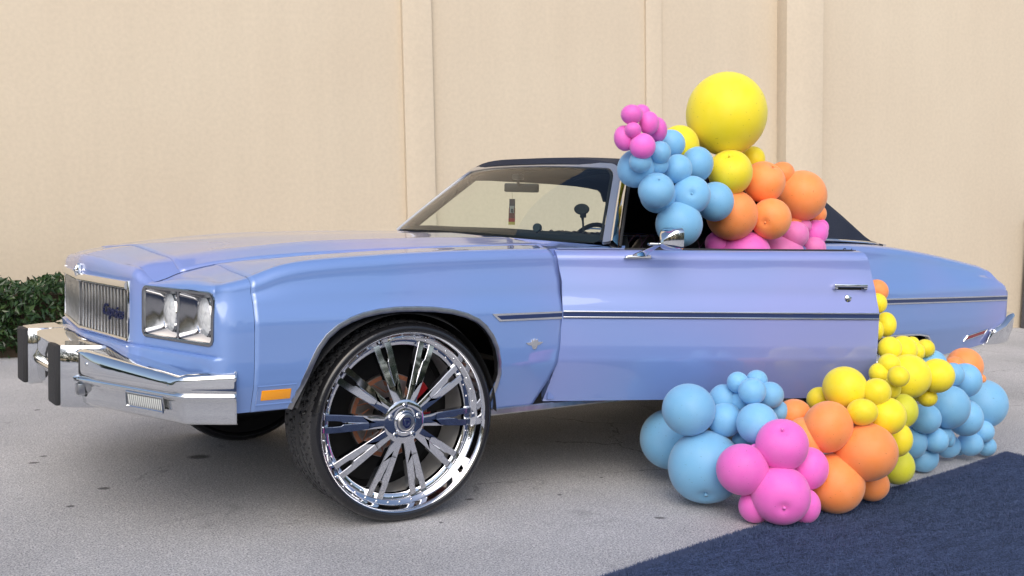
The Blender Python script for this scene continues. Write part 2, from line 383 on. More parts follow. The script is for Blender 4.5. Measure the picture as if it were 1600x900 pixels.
def M_carpet():
    m_, n, b = nodes('navy_carpet_pile')
    tc = n.nodes.new('ShaderNodeTexCoord'); last = None
    base = n.nodes.new('ShaderNodeRGB'); base.outputs[0].default_value = (.056, .082, .160, 1); last = base.outputs[0]
    for sc_, st, lo, hi in ((5, (1, 4, 1), .82, 1.15), (28, (1, 2, 1), .75, 1.22), (120, (1, 1, 1), .5, 1.5), (330, (1, 1, 1), .5, 1.5)):
        mp = n.nodes.new('ShaderNodeMapping'); mp.inputs['Scale'].default_value = st; n.links.new(tc.outputs['Object'], mp.inputs[0])
        t = n.nodes.new('ShaderNodeTexNoise'); t.inputs['Scale'].default_value = sc_; t.inputs['Detail'].default_value = 3; n.links.new(mp.outputs[0], t.inputs['Vector'])
        r = n.nodes.new('ShaderNodeMapRange'); r.inputs[1].default_value = .3; r.inputs[2].default_value = .7; r.inputs[3].default_value = lo; r.inputs[4].default_value = hi
        n.links.new(t.outputs['Fac'], r.inputs[0]); v = n.nodes.new('ShaderNodeVectorMath'); v.operation = 'SCALE'
        n.links.new(last, v.inputs[0]); n.links.new(r.outputs[0], v.inputs[3]); last = v.outputs[0]
    n.links.new(last, b.inputs['Base Color']); b.inputs['Roughness'].default_value = .95; b.inputs['Specular IOR Level'].default_value = .1
    bp = n.nodes.new('ShaderNodeBump'); bp.inputs['Strength'].default_value = 1; bp.inputs['Distance'].default_value = .01
    n.links.new(t.outputs['Fac'], bp.inputs['Height']); n.links.new(bp.outputs[0], b.inputs['Normal'])
    return m_
CARPET = M_carpet()
FIBRE = simple('pale_backing_thread', (.45, .45, .45), .8)
NAVYF = simple('navy_pile', (.07, .095, .18), .95, var=.4, vscale=30, spec=.1)

# ================================================================ SETTING
g = grid('ground', [[Vector((x, y, 0)) for x in (-600, -60, -12, 20, 60, 600)] for y in (-600, -60, -12, 12, 60, 600)], ASPHALT)
tag(g, kind='structure')

WN = Vector((.269, .963, 0)).normalized(); WD = Vector((WN.y, -WN.x, 0)); WO = Vector((2.845, 3.922, 0))
wall = empty('building_wall', WO)
tag(wall, 'tan stucco building wall with shallow pilasters behind the blue convertible', 'wall')
# the wall stands plumb while the car park falls slightly towards the street
WALL_TILT = radians(-2.75)
WM = Matrix(((WD.x, WN.x, 0), (WD.y, WN.y, 0), (0, 0, 1))).to_4x4()   # local x along wall, y into wall
wall.matrix_world = Matrix.Translation(WO) @ Matrix.Rotation(WALL_TILT, 4, WN) @ WM
def wpart(name, x0, x1, y0, y1, z0=-.5, z1=6, mat=None, bev=.008):
    b = MB().box((x0, y0, z0), (x1, y1, z1), bev=bev); return b.build(name, mat or STUCCO, wall)
wpart('wall_panel', -9, 14, 0, .3, -.9, 7)
wpart('pilaster', .04, .315, -.055, .02, mat=STUCCO2)
wpart('pilaster', 2.515, 2.69, -.03, .02, mat=STUCCO2)
wpart('pilaster', 4.06, 4.51, -.17, .02, mat=STUCCO2)
ub = empty('utility_box', WO+WD*7.74-WN*.16); ub.rotation_euler.z = math.atan2(WD.y, WD.x)
tag(ub, 'dark grey metal box against the tan wall at the right edge', 'utility box')
MB().box((-.30, -.12, 0), (.30, .12, 1.25), bev=.01).build('box_body', GREYB, ub)
MB().box((-.32, -.14, 1.25), (.32, .13, 1.29), bev=.008).build('box_lid', GREYB, ub)

# hedge
def M_leaf():
    m_, n, b = nodes('hedge_leaf')
    oi = n.nodes.new('ShaderNodeTexCoord')
    t = n.nodes.new('ShaderNodeTexNoise'); t.inputs['Scale'].default_value = 14; t.inputs['Detail'].default_value = 2
    n.links.new(oi.outputs['Object'], t.inputs['Vector'])
    cr = n.nodes.new('ShaderNodeValToRGB'); e = cr.color_ramp.elements
    e[0].position = .3; e[0].color = (.012, .03, .010, 1); e[1].position = .75; e[1].color = (.06, .10, .025, 1)
    q = e.new(.52); q.color = (.022, .055, .014, 1)
    n.links.new(t.outputs['Fac'], cr.inputs[0]); n.links.new(cr.outputs[0], b.inputs['Base Color'])
    b.inputs['Roughness'].default_value = .35; return m_
LEAF = M_leaf(); STEM = simple('hedge_stem', (.05, .035, .02), .9)
hedge = empty('hedge', (-2.6, 4.63, 0), 0)
hedge.rotation_euler.z = math.atan2(WD.y, WD.x)
tag(hedge, 'clipped dark green hedge along the tan wall, left of the car', 'hedge')
rnd = random.Random(3)
def hedge_mesh():
    V = []; F = []
    L, W, H = 4.4, .56, .575
    for k in range(15000):
        x = rnd.uniform(-3.4, 3.1); face = rnd.random()
        top = H + .02*sin(x*5)+.02*sin(x*13+1)
        if face < .55: y = rnd.uniform(-.03, .09); z = rnd.uniform(.05, top)
        elif face < .9: y = rnd.uniform(0, W); z = top + rnd.uniform(-.09, .03)
        else: y = rnd.uniform(0, W); z = rnd.uniform(.0, top)
        y += .03*sin(x*9+z*7)
        if z < .08: y += .05
        s = rnd.uniform(.022, .042)
        d = Vector((rnd.gauss(0, .7), rnd.gauss(-.7, .6), rnd.gauss(.5, .6))).normalized()
        e = d.orthogonal().normalized(); e.rotate(Matrix.Rotation(rnd.uniform(0, 2*pi), 3, d)); n_ = d.cross(e)
        c = Vector((x, y, z)); b = len(V)
        V += [c - e*s, c + n_*s*.42 + d*.004, c + e*s*1.1 - d*.008, c - n_*s*.42 + d*.004]
        F.append((b, b+1, b+2, b+3))
    return V, F
V, F = hedge_mesh()
mesh_obj('leaves', V, F, LEAF, hedge, smooth_=False, weld=False, recalc=False)['kind'] = 'stuff'
hb = MB()
for k in range(60):
    x = rnd.uniform(-3.3, 3.0); y = rnd.uniform(.15, .5)
    hb.tube([(x, y, 0), (x+rnd.uniform(-.1, .1), y+rnd.uniform(-.05, .05), .3), (x+rnd.uniform(-.15, .15), y, .6)], .008, 5)
hb.box((-3.4, .12, .0), (3.1, .46, .48))
hb.build('stems', STEM, hedge)

# unseen tree mass added behind the camera, to give the chrome dark reflections
def wood():
    rw = random.Random(9); V = []; F = []
    for k in range(15000):
        a = rw.uniform(radians(150), radians(330)); rr = 34+rw.uniform(0, 5)
        h = 6.5+1.6*sin(a*9)+1.1*sin(a*23+1)+.7*sin(a*51)
        z = rw.uniform(0, h); c = Vector((1+rr*cos(a), -1+rr*sin(a), z)); s_ = rw.uniform(.25, .6)
        d = Vector((rw.gauss(0, 1), rw.gauss(0, 1), rw.gauss(.4, 1))).normalized(); e = d.orthogonal().normalized(); n_ = d.cross(e); b = len(V)
        V += [c-e*s_, c+n_*s_*.6, c+e*s_, c-n_*s_*.6]; F.append((b, b+1, b+2, b+3))
    o = mesh_obj('added_reflection_wood', V, F, LEAF, None, smooth_=False, weld=False, recalc=False)
    tag(o, kind='stuff')
wood()

# carpet
def carpet():
    o = Vector((3.34, -1.565, 0)); ex = Vector((-.9958, -.0917, 0)); ey = Vector((.0, -1, 0)); ey = Vector((.13, -.99, 0)).normalized()
    L, W = 5.2, 3.1; nx, ny = 260, 90; rows = []
    rc = random.Random(5)
    jit = [rc.gauss(0, .007)+.010*sin(i*.21+1)*sin(i*.057)+.006*sin(i*.9) for i in range(nx+1)]; jy = [rc.gauss(0, .006) for _ in range(ny+1)]
    for j in range(ny+1):
        r = []
        for i in range(nx+1):
            u = L*(i/nx); v = W*((j/ny)**1.5)
            e = (1-min(1, j/3))
            p = o + ex*(u + (jy[j] if i == 0 else 0)) + ey*(v + jit[i]*e + .018*sin(u*2.1)*(1-min(1, v/.6)))
            z = .013 + .004*sin(u*5+v*3)*cos(v*4)*min(1, v/.3) + rc.uniform(-.001, .001)
            if i == 0 or j == 0: z = .001
            r.append(Vector((p.x, p.y, z)))
        rows.append(r)
    c = empty('carpet', o); tag(c, 'navy blue carpet with a frayed cut edge lying on the asphalt', 'carpet')
    rows = [[q-o for q in r] for r in rows]
    grid('carpet_pile', rows, CARPET, c, angle=80)
    # upright tufts, dense near the cut edges and the camera
    V = []; F = []
    for k in range(60000):
        if k % 3 == 0: u = rc.uniform(0, 4.2); v = abs(rc.gauss(0, .03))
        elif k % 3 == 1: u = rc.uniform(0, 3.8); v = rc.uniform(0, .9)
        else: u = abs(rc.gauss(0, .03)) if rc.random() < .3 else rc.uniform(0, 3); v = rc.uniform(0, 1.6)
        p = ex*(u-.004) + ey*(v-.004 + .018*sin(u*2.1)*(1-min(1, v/.6))); h = rc.uniform(.008, .015); a = rc.uniform(0, pi); s = rc.uniform(.0015, .003)
        dx = Vector((cos(a)*s, sin(a)*s, 0)); tip = Vector((rc.gauss(0, .005), rc.gauss(0, .005), h+.006)); b = len(V)
        q = Vector((p.x, p.y, .004))
        V += [q-dx, q+dx, q+tip]; F.append((b, b+1, b+2))
    mesh_obj('pile_tufts', V, F, NAVYF, c, smooth_=False, weld=False, recalc=False)['kind'] = 'stuff'
    def gp(px, py, z=.006):
        d = ray(px, py); k = (z-CAMPOS.z)/d.z; return CAMPOS + d*k - o
    def thread(pts, r, n=4): MB().tube(pts, r, n).build('loose_thread', FIBRE, c)
    thread([gp(1388, 746), gp(1400, 757), gp(1420, 763), gp(1440, 762), gp(1447, 758), gp(1436, 750)], .0012)
    thread([gp(1350, 752), gp(1392, 748), gp(1430, 744)], .001)
    thread([gp(1540, 717), gp(1548, 722), gp(1556, 721)], .001)
    for k in range(26):
        u = rc.uniform(0, 3); p = ex*u + ey*(.018*sin(u*2.1)); a = Vector((rc.gauss(0, .02), rc.uniform(.0, .03), .004)); b_ = a + Vector((rc.gauss(0, .015), rc.gauss(.0, .01), .004))
        thread([p+Vector((0, 0, .004)), p+a, p+b_], .0008, 3)
carpet()

# ================================================================ CAR
car = empty('vintage_convertible', (0, 0, 0))
tag(car, 'pearl light blue vintage convertible with navy soft top, huge chrome wheels and open front door', 'car')

# ---- shape functions
ARCH = [(-.468, .495), (-.447, .55), (-.422, .61), (-.40, .66), (-.373, .711), (-.34, .752), (-.298, .784), (-.25, .806), (-.195, .822), (-.13, .832), (-.06, .837), (.03, .836), (.11, .831), (.19, .82), (.259, .802), (.31, .78), (.346, .752), (.378, .714), (.402, .667), (.418, .61), (.428, .56)]
ARCH_FULL = ARCH + [(.424, .51), (.41, .455), (.392, .41), (.38, .385)]
RARCH = [(2.60, .41), (2.63, .48), (2.68, .53), (2.78, .565), (2.95, .58), (3.2, .582), (3.4, .575), (3.50, .56), (3.55, .53), (3.59, .475), (3.61, .43)]
ZF = [(-.70, .949), (-.62, .968), (-.5, 1.009), (-.38, 1.028), (-.12, 1.045), (.16, 1.058), (.47, 1.066), (.72, 1.070), (1.1, 1.076)]
ZC = [(-.94, 1.0), (-.88, 1.017), (-.79, 1.032), (-.65, 1.05), (-.1, 1.083), (.4, 1.095), (.85, 1.103), (1.1, 1.106)]
ZR = [(-.89, .972), (-.865, .980), (-.83, .993), (-.67, 1.020), (-.4, 1.052), (-.14, 1.074), (.41, 1.090), (.85, 1.092), (1.1, 1.092)]
ZV = [(-.86, .926), (-.84, .930), (-.80, .942), (-.75, .962), (-.6, .995), (-.4, 1.018), (0, 1.044), (.4, 1.062), (.85, 1.074), (1.1, 1.08)]
YV = [(-.6, .60), (.0, .65), (.85, .72), (1.2, .74)]
def top_z(X, Y):
    Y = abs(Y); yv = tab(X, YV); c, r, v, f = crv(X, ZC), crv(X, ZR), crv(X, ZV), crv(X, ZF)
    pts = [(0, c), (.40, r+(c-r)*.25), (.47, r+.004), (.505, r-.003), (.56 if X < -.5 else .505+(yv-.505)*.6, lerp(r, v, .62)), (yv, v), (yv+.03, v+.003), (.79, lerp(v, f, .8)+.004), (.91, f)]
    for (a, b), (cc, d) in zip(pts, pts[1:]):
        if Y <= cc: return lerp(b, d, smooth((Y-a)/(cc-a))*.5+.5*((Y-a)/(cc-a)))
    return f
def inset(z, zc):
    """how far the body side lies inboard of the widest line at height z"""
    if z < .60:
        t = (.60-z)/.2; return .004 + .066*t**1.08
    if z < .79: return .004*(1-smooth((z-.60)/.06))
    h = zc - z
    base = .022*smooth((z-.80)/.1)
    k = .042
    side = lerp(base, .040, smooth((z-.88)/(zc-.055-.88)) if zc-.055 > .885 else 0) if z > .88 else base
    if h < k:
        e = max(0, min(1, 1-h/k)); side = min(side, .04) + (.09-min(side, .04))*(1-sqrt(max(0, 1-e*e)))
    return side
def side_pt(X, z, zc, extra=0): return Vector((X, -(1.0-inset(z, zc)-extra), z))

def rows_z(zb, zt, n=60):
    # clustered towards the top
    zm = .848; a = int(n*.58); z5 = max(zb, .56); a0 = 12
    return [zb+(z5-zb)*i/a0 for i in range(a0)]+[z5+(zm-z5)*i/(a-a0) for i in range(a-a0)]+[zm+(zt-zm)*(1-(1-i/(n-a))**1.3) for i in range(n-a+1)]
def seamX(z): return tab(z, [(.40, .645), (.416, .65), (.50, .692), (.58, .725), (.715, .738), (.80, .741), (.933, .740), (1.0, .728), (1.07, .708)])
FX = sorted(set([-.6193+i*(.725+.6193)/70 for i in range(71)] + [a for a, b in ARCH] + [.43] + [-.47] + [.4285]))
def fz_bot(X):
    if X <= -.468: return .497
    if X < .4283: return tab(X, ARCH)
    if X < .429: return .56
    return .402
def fender():
    rows = []
    for X0 in FX:
        zb = fz_bot(X0); zc = crv(X0, ZF); r = []
        for z in rows_z(zb, zc, 64):
            X = X0
            sh = (tab(z, [(.38, -.05), (.41, -.038), (.455, -.018), (.51, -.004), (.56, 0)]))
            if X0 > .4: X += sh*max(0, 1-abs(X0-.43)/.2)
            if X0 > .45: X += (seamX(z)-.725)*smooth((X0-.45)/.275)
            r.append(side_pt(X, z, zc))
        rows.append(r)
    return rows
FR = fender()
for mir in (False, True):
    fo = grid('front_fender', FR, PAINT, car, mirror=mir, angle=60)
    md = fo.modifiers.new('solid', 'SOLIDIFY'); md.thickness = .004; md.offset = 0

# ---- fender tops, hood, header
COLA = [i/26 for i in range(27)]; COLB = [i/14 for i in range(14)]+[.95, .965, .98, .99, .996, 1]
def Tcurve_x(Y):
    return tab(abs(Y), [(0, -.93), (.235, -.905), (.465, -.868), (.50, -.862), (.545, -.852), (.575, -.846), (.60, -.84), (.885, -.722), (.897, -.705), (.905, -.68), (.9085, -.65), (.91, -.62)])
def topgrid(ycols, x0f, x1f, n):
    rows = []
    for f in ycols:
        r = []
        for i in range(n+1):
            s = i/n; X = None
            # fixed point for Y depends on X
            Y = f(0)
            xa = x0f(Y); xb = x1f(f(1))
            X = lerp(xa, xb, s); Y = f(X)
            r.append(Vector((X, -Y, top_z(X, Y))))
        rows.append(r)
    return rows
def ya(f): return lambda X: f*(tab(X, YV)-.004)
def yb(f): return lambda X: lerp(tab(X, YV)+.003, .91, f)
def hoodrear(Y): return .835 + .03*(Y/.7)**2
ha = [ya(f) for f in COLA]; hbb = [yb(f) for f in COLB]
def mk_rows(cols, xa, xb, n):
    rows = []
    for f in cols:
        r = []
        for i in range(n+1):
            s = i/n; Y0 = f(-.7); X = lerp(xa(Y0), xb(f(.8)), s); Y = f(X); r.append(Vector((X, -Y, top_z(X, Y))))
        rows.append(r)
    return rows
hd = MB()
for sgn in (1, -1):
    for cols, xb in ((ha, lambda Y: -.7468), (hbb, lambda Y: -.6196)):
        R = mk_rows(cols, Tcurve_x, xb, 12)
        R = [[Vector((p.x, p.y*sgn, p.z)) for p in r] for r in R]
        hd.add([p for r in R for p in r], grid_faces(len(R), len(R[0])))
R0 = mk_rows(ha, lambda Y: -.7465, hoodrear, 60)
full = [[Vector((p.x, -p.y, p.z)) for p in r] for r in R0[::-1]] + R0[1:]
def lip(rows, d=.012):
    return rows
grid('hood', full, PAINT, car, angle=60, solid=.006)
for mir in (False, True):
    # close the gap behind the header: fender tops start at the seam on the outside and behind the hood line inside
    Rb = mk_rows(hbb, lambda Y: -.6193, lambda Y: tab(Y, [(.7, .86), (.75, .80), (.91, .706)]), 50)
    grid('fender_top', Rb, PAINT, car, mirror=mir, angle=60, solid=.004)
# front wrap (nose, headlamp panels, corners)
WRAP = [((-.955, 0), (-.93, 0)), ((-.928, .24), (-.905, .235)), ((-.903, .455), (-.872, .44)), ((-.900, .485), (-.868, .465)), ((-.893, .53), (-.862, .50)), ((-.882, .556), (-.852, .545)), ((-.872, .574), (-.846, .575)), ((-.865, .60), (-.84, .60)),
        ((-.752, .958), (-.722, .885)), ((-.742, .976), (-.712, .892)), ((-.727, .989), (-.702, .899)), ((-.70, .998), (-.68, .905)), ((-.66, 1.0), (-.65, .9085)), ((-.6207, 1.0), (-.6207, .91))]
def wrap_pts():
    out = []; 
    segs = [3, 3, 1, 2, 2, 2, 2, 12, 2, 2, 2, 2, 2]
    for k, ((p0, t0), (p1, t1)) in enumerate(zip(WRAP, WRAP[1:])):
        for i in range(segs[k]):
            s = i/segs[k]
            out.append((Vector(p0).lerp(Vector(p1), s), Vector(t0).lerp(Vector(t1), s)))
    out.append((Vector(WRAP[-1][0]), Vector(WRAP[-1][1])))
    return out
WP = wrap_pts()
ZROW = [.497, .53, .56, .60, .63, .66, .682, .692, .698, .704, .712, .738, .78, .83, .88, .915]
def wrap_row(p, t):
    zt = top_z(t.x, t.y); cornery = smooth((p.y-.955)/.045)
    Rz = min(.035, max(.008, zt-.921)); Rz = lerp(Rz, .05, cornery*0)
    if p.y < .56: Rz = .04
    r = []
    for z in ZROW + [zt-Rz]:
        # front part leans back below the crease; the side follows the fender section
        back = tab(z, [(.497, .02), (.60, .006), (.63, -.002), (.66, -.010), (.682, -.014), (.692, -.013), (.698, .004), (.704, 0), (1, 0)])
        sidein = inset(z, max(zt, z+.06))
        x = p.x + back*(1-cornery); y = p.y - sidein*cornery
        if p.y < .5: x = p.x + back
        r.append(Vector((x, -y, z)))
    pl = r[-1]
    for i in range(1, 9):
        a = (pi/2)*i/8
        r.append(Vector((lerp(pl.x, t.x, 1-cos(a)), -lerp(-pl.y, t.y, 1-cos(a)), lerp(zt-Rz, zt, sin(a)))))
    return r
WR = [wrap_row(p, t) for p, t in WP]
nz = len(WR[0])
def wmask(i, j):
    y = (WP[i][0].y+WP[i+1][0].y)/2; z0 = WR[i][j].z; z1 = WR[i][j+1].z; zm = (z0+z1)/2
    if z1-z0 < 1e-5: return True
    if y < .485 and .704 < zm < .925: return True
    if .574 < y < .957 and .738 < zm < .915: return True
    return False
# grille opening top edge at .926 on the nose: lift the row
for i, (p, t) in enumerate(WP):
    if p.y <= .4851:
        for j in range(nz):
            if abs(WR[i][j].z-.915) < 1e-6: WR[i][j].z = .927
for sgn in (1, -1):
    hd.add([Vector((p.x, p.y*sgn, p.z)) for r in WR for p in r], grid_faces(len(WR), nz, 0, wmask))
hdo = hd.build('header_panel', PAINT, car, angle=50)
# black sheet below the panels, standing in for shade in the gaps
grid('gap_shade_sheet', [[Vector((x, y, top_z(x, y)-.03)) for x in [-.8+.08*i for i in range(21)]] for y in [-.88+.08*k for k in range(23)]], BLACK, car)

# ---- grille
def gx(y): return -.955+.1134*abs(y)
gb = MB()
N = 30
for k in range(N+1):
    y = -.478+.956*k/N; x = gx(y)+.004
    if abs(y) < .004: continue
    gb.box((x-.006, y-.0045, .716), (x+.012, y+.0045, .892), bev=.0015)
gb.build('grille_ribs', BRUSH, car)['kind'] = 'stuff'
gm = MB()
for sgn in (1, -1):
    gm.add([(gx(0)+.016, 0, .70), (gx(.485)+.016, -.485*sgn, .70), (gx(.485)+.016, -.485*sgn, .93), (gx(0)+.016, 0, .93)], [(0, 1, 2, 3)])
GMAT = simple('grille_mesh_metal', (.30, .31, .33), .5, .7, bump=1, bscale=260, var=.7, vscale=170)
gm.build('grille_backing', GMAT, car)
gf = MB()
for sgn in (1, -1):
    pth = [(gx(0)-.004, 0, 0), (gx(.487)-.004, -.487*sgn, 0)]
    # top bar (wide), bottom thin bar
    pr = [(-.03, .894), (.004, .896), (.012, .902), (.012, .918), (.006, .927), (-.03, .929)]
    V = []
    for (x, y, z) in pth:
        for o_, zz in pr: V.append((x-o_, y, zz))
    gf.add(V, [(i, (i+1) % 6, (i+1) % 6+6, i+6) for i in range(6)]+[tuple(range(6)), tuple(range(6, 12))])
    gf.box((gx(.487)-.006, -.487*sgn-.006, .704), (gx(.487)+.02, -.487*sgn+.006, .93), bev=.003)
    V = []
    for (x, y, z) in pth:
        for o_, zz in ((-.02, .706), (.004, .706), (.006, .71), (.004, .716), (-.02, .716)): V.append((x-o_, y, zz))
    gf.add(V, [(i, (i+1) % 5, (i+1) % 5+5, i+5) for i in range(5)])
gf.build('grille_surround', CHROME, car)
# crest on the nose
cb = MB()
cb.prism([(-.016, .0), (.016, .0), (.02, .022), (.012, .026), (.020, .034), (.018, .05), (.006, .046), (0, .054), (-.006, .046), (-.018, .05), (-.020, .034), (-.012, .026), (-.02, .022)], .012, frame((-.966, 0, .912), (0, -1, 0), (1, 0, 0)))
cb.tube([(-.966, 0, .915), (-.972, 0, .94), (-.966, 0, .958)], [.006, .009, .004], 8)
cb.box((-.975, -.012, .93), (-.955, .012, .938), bev=.002)
cb.build('hood_crest', CHROME, car)
sb = text_bm('Caprice', .062, .003, .0012, .35)
yy = -.36
place(sb, frame((gx(yy)-.010, yy, .805), (.1134, -1, -.03), (0, .0, 1)))
bm_obj('script_badge', sb, SCRIPT, car, False)

# ---- headlamps
LGLASS = simple('fluted_lamp_glass', (.76, .80, .80), .15, .1, coat=1, bump=1, bscale=45, var=.35, vscale=38)
REFL = simple('faceted_lamp_reflector', (.80, .81, .80), .3, .55, bump=1, bscale=70)
BEZ = simple('smoky_bezel_chrome', (.34, .34, .35), .14, 1, bump=.05, bscale=12)
def headlamps(sg):
    fr = MB()
    A0 = Vector((-.872, .575, 0)); A1 = Vector((-.752, .957, 0)); d = (A1-A0); nrm = Vector((-d.y, d.x, 0)).normalized()   # outward (-x)
    def P3(u, z, dep=0): q = A0 + d*u; return Vector((q.x - nrm.x*dep*(-1) if False else q.x+dep, -q.y, z))
    def rrect(u0, u1, z0, z1, r, n=5, dep=0, ru=None):
        ru = r/d.length; pts = []
        for (cu, cz, a0) in ((u1-ru, z1-r, 0), (u0+ru, z1-r, pi/2), (u0+ru, z0+r, pi), (u1-ru, z0+r, 3*pi/2)):
            for i in range(n+1):
                a = a0+(pi/2)*i/n; pts.append(P3(cu+ru*cos(a), cz+r*sin(a), dep))
        return pts
    out = rrect(0, 1, .738, .915, .022); 
    nn = Vector((-d.y, -d.x, 0)).normalized()
    fr.sweep(out, [(-.012, -.006), (-.012, .007), (.004, .006), (.006, 0), (.004, -.006)], Vector((-1, -.3, 0)), closed=True)
    # corner fill in body colour
    cf = MB(); sq = rrect(0, 1, .738, .915, .0005, 5, .001)
    inn = rrect(0, 1, .738, .915, .022, 5, .001)
    cf.add(sq+inn, [(i, (i+1) % 24, (i+1) % 24+24, i+24) for i in range(24)])
    lens = []
    for k, (u0, u1) in enumerate(((.012, .492), (.508, .988))):
        yc = (A0+d*((u0+u1)/2)).y; uc = (u0+u1)/2-.035
        c0 = A0+d*uc; cx = c0.x+.052; cyy = c0.y; cz = .826
        ro = rrect(u0, u1, .745, .908, .018, 5, .004)
        ri = []
        n = len(ro)
        for p in ro:
            a = math.atan2(p.z-cz, -(p.y+cyy)); 
            ri.append(Vector((cx, -(cyy+.074*cos(a)), cz+.074*sin(a))))
        mid = [ro[i].lerp(ri[i], .55)+Vector((.008, 0, 0)) for i in range(n)]
        rib = [p + Vector((.02, 0, 0)) for p in ri]
        fr.add(ro+mid+ri+rib, [(r*n+i, r*n+(i+1) % n, (r+1)*n+(i+1) % n, (r+1)*n+i) for r in range(3) for i in range(n)])
        lens.append((cx, -cyy, cz))
    # divider and inner faces
    a = P3(.5, .742, .0); b = P3(.5, .910, .0)
    fr.tube([a+Vector((.004, 0, 0)), b+Vector((.004, 0, 0))], .005, 8)
    out_o = []
    for o_, (nm, mt) in ((fr, ('headlamp_bezel', BEZ)), (cf, ('headlamp_corner_fill', PAINT))):
        if sg < 0: o_.v = [(x, -y, z) for x, y, z in o_.v]
        out_o.append(o_.build(nm, mt, car, angle=40))
    for (x, y, z) in lens:
        y *= sg
        M = Matrix.Translation((x, y, z)) @ Matrix.Rotation(radians(90), 4, 'Z')   # lathe y axis -> -x
        h = MB(); h.lathe([(.072, .0), (.073, .006), (.066, .010), (.055, .016), (.03, .022), (.0, .024)], 32, M)
        lo = h.build('headlight', LGLASS, car)
        r = MB(); r.lathe([(.071, -.001), (.05, -.03), (.03, -.042), (.0, -.046)], 28, M)
        r.lathe([(.016, -.02), (.013, -.004), (.0, -.002)], 16, M)
        for k in range(14):
            a = 2*pi*k/14; r.box((.02, -.034, -.0015), (.066, -.012, .0015), M @ Matrix.Rotation(a, 4, 'Y'))
        r.build('reflector', REFL, lo)
        q = MB(); q.lathe([(.071, -.002), (.075, -.002), (.077, .006), (.074, .012), (.070, .008)], 32, M)
        q.build('lamp_ring', CHROME, lo)
headlamps(1); headlamps(-1)

# ---- front bumper
BP = [(0, -1.098), (.12, -1.095), (.22, -1.088), (.36, -1.068), (.402, -1.0575), (.406, -1.056), (.42, -1.052), (.50, -1.022), (.60, -.982), (.70, -.942), (.80, -.902), (.885, -.868), (.906, -.860), (.922, -.851), (.934, -.838), (.958, -.796), (.990, -.740), (1.008, -.706), (1.016, -.690)]
BPT = [(0, .682), (.42, .672), (.60, .655), (.90, .630), (1.0, .645)]
def bumper_rows():
    pts = [(-y, x) for y, x in BP[::-1]] + [(y, x) for y, x in BP[1:]]
    rows = []
    for i, (y, x) in enumerate(pts):
        a = Vector((pts[max(0, i-1)][1], pts[max(0, i-1)][0])); b = Vector((pts[min(len(pts)-1, i+1)][1], pts[min(len(pts)-1, i+1)][0]))
        t = (b-a).normalized(); n = Vector((t.y, -t.x))
        if n.x > 0: n = -n
        if abs(y) > .97 and n.y*y > 0: n = -n
        inn = -n if n.x < 0 else n
        if abs(y) > .90: inn = Vector((inn.x, -abs(inn.y)*(1 if y > 0 else -1)))
        zt = tab(abs(y), BPT); ay = abs(y)
        w_ = tab(ay, [(0, .165), (.4, .15), (.7, .10), (.88, .07), (1, .035)])
        st = -.007 if .49 < ay < .90 else (.020 if ay < .403 else 0)
        prof = [(w_+.02, zt-.03), (w_, zt+.004), (w_*.5, zt+.004), (.018, zt+.001), (.007, zt-.003), (.001, zt-.010), (0+st*.5, zt-.018), (st, zt-.03), (st, .60), (st, .585), (.002+st, .578), (.004, .574), (-.004, .567), (-.005, .561), (-.001, .554), (.008, .549), (.012, .54), (.018, .50), (.022, .476), (.03, .466), (.045, .461), (.10, .461)]
        rows.append([Vector((x+inn.x*o_, y+inn.y*o_, z)) for o_, z in prof])
    return rows
def densify(rows, k=3):
    out = []
    for a, b in zip(rows, rows[1:]):
        for i in range(k): out.append([p.lerp(q, i/k) for p, q in zip(a, b)])
    return out+[rows[-1]]
bump = grid('front_bumper', densify(bumper_rows(), 2), CHROME, car, angle=50, solid=.004)
def bumper_x(ay): return tab(ay, BP)
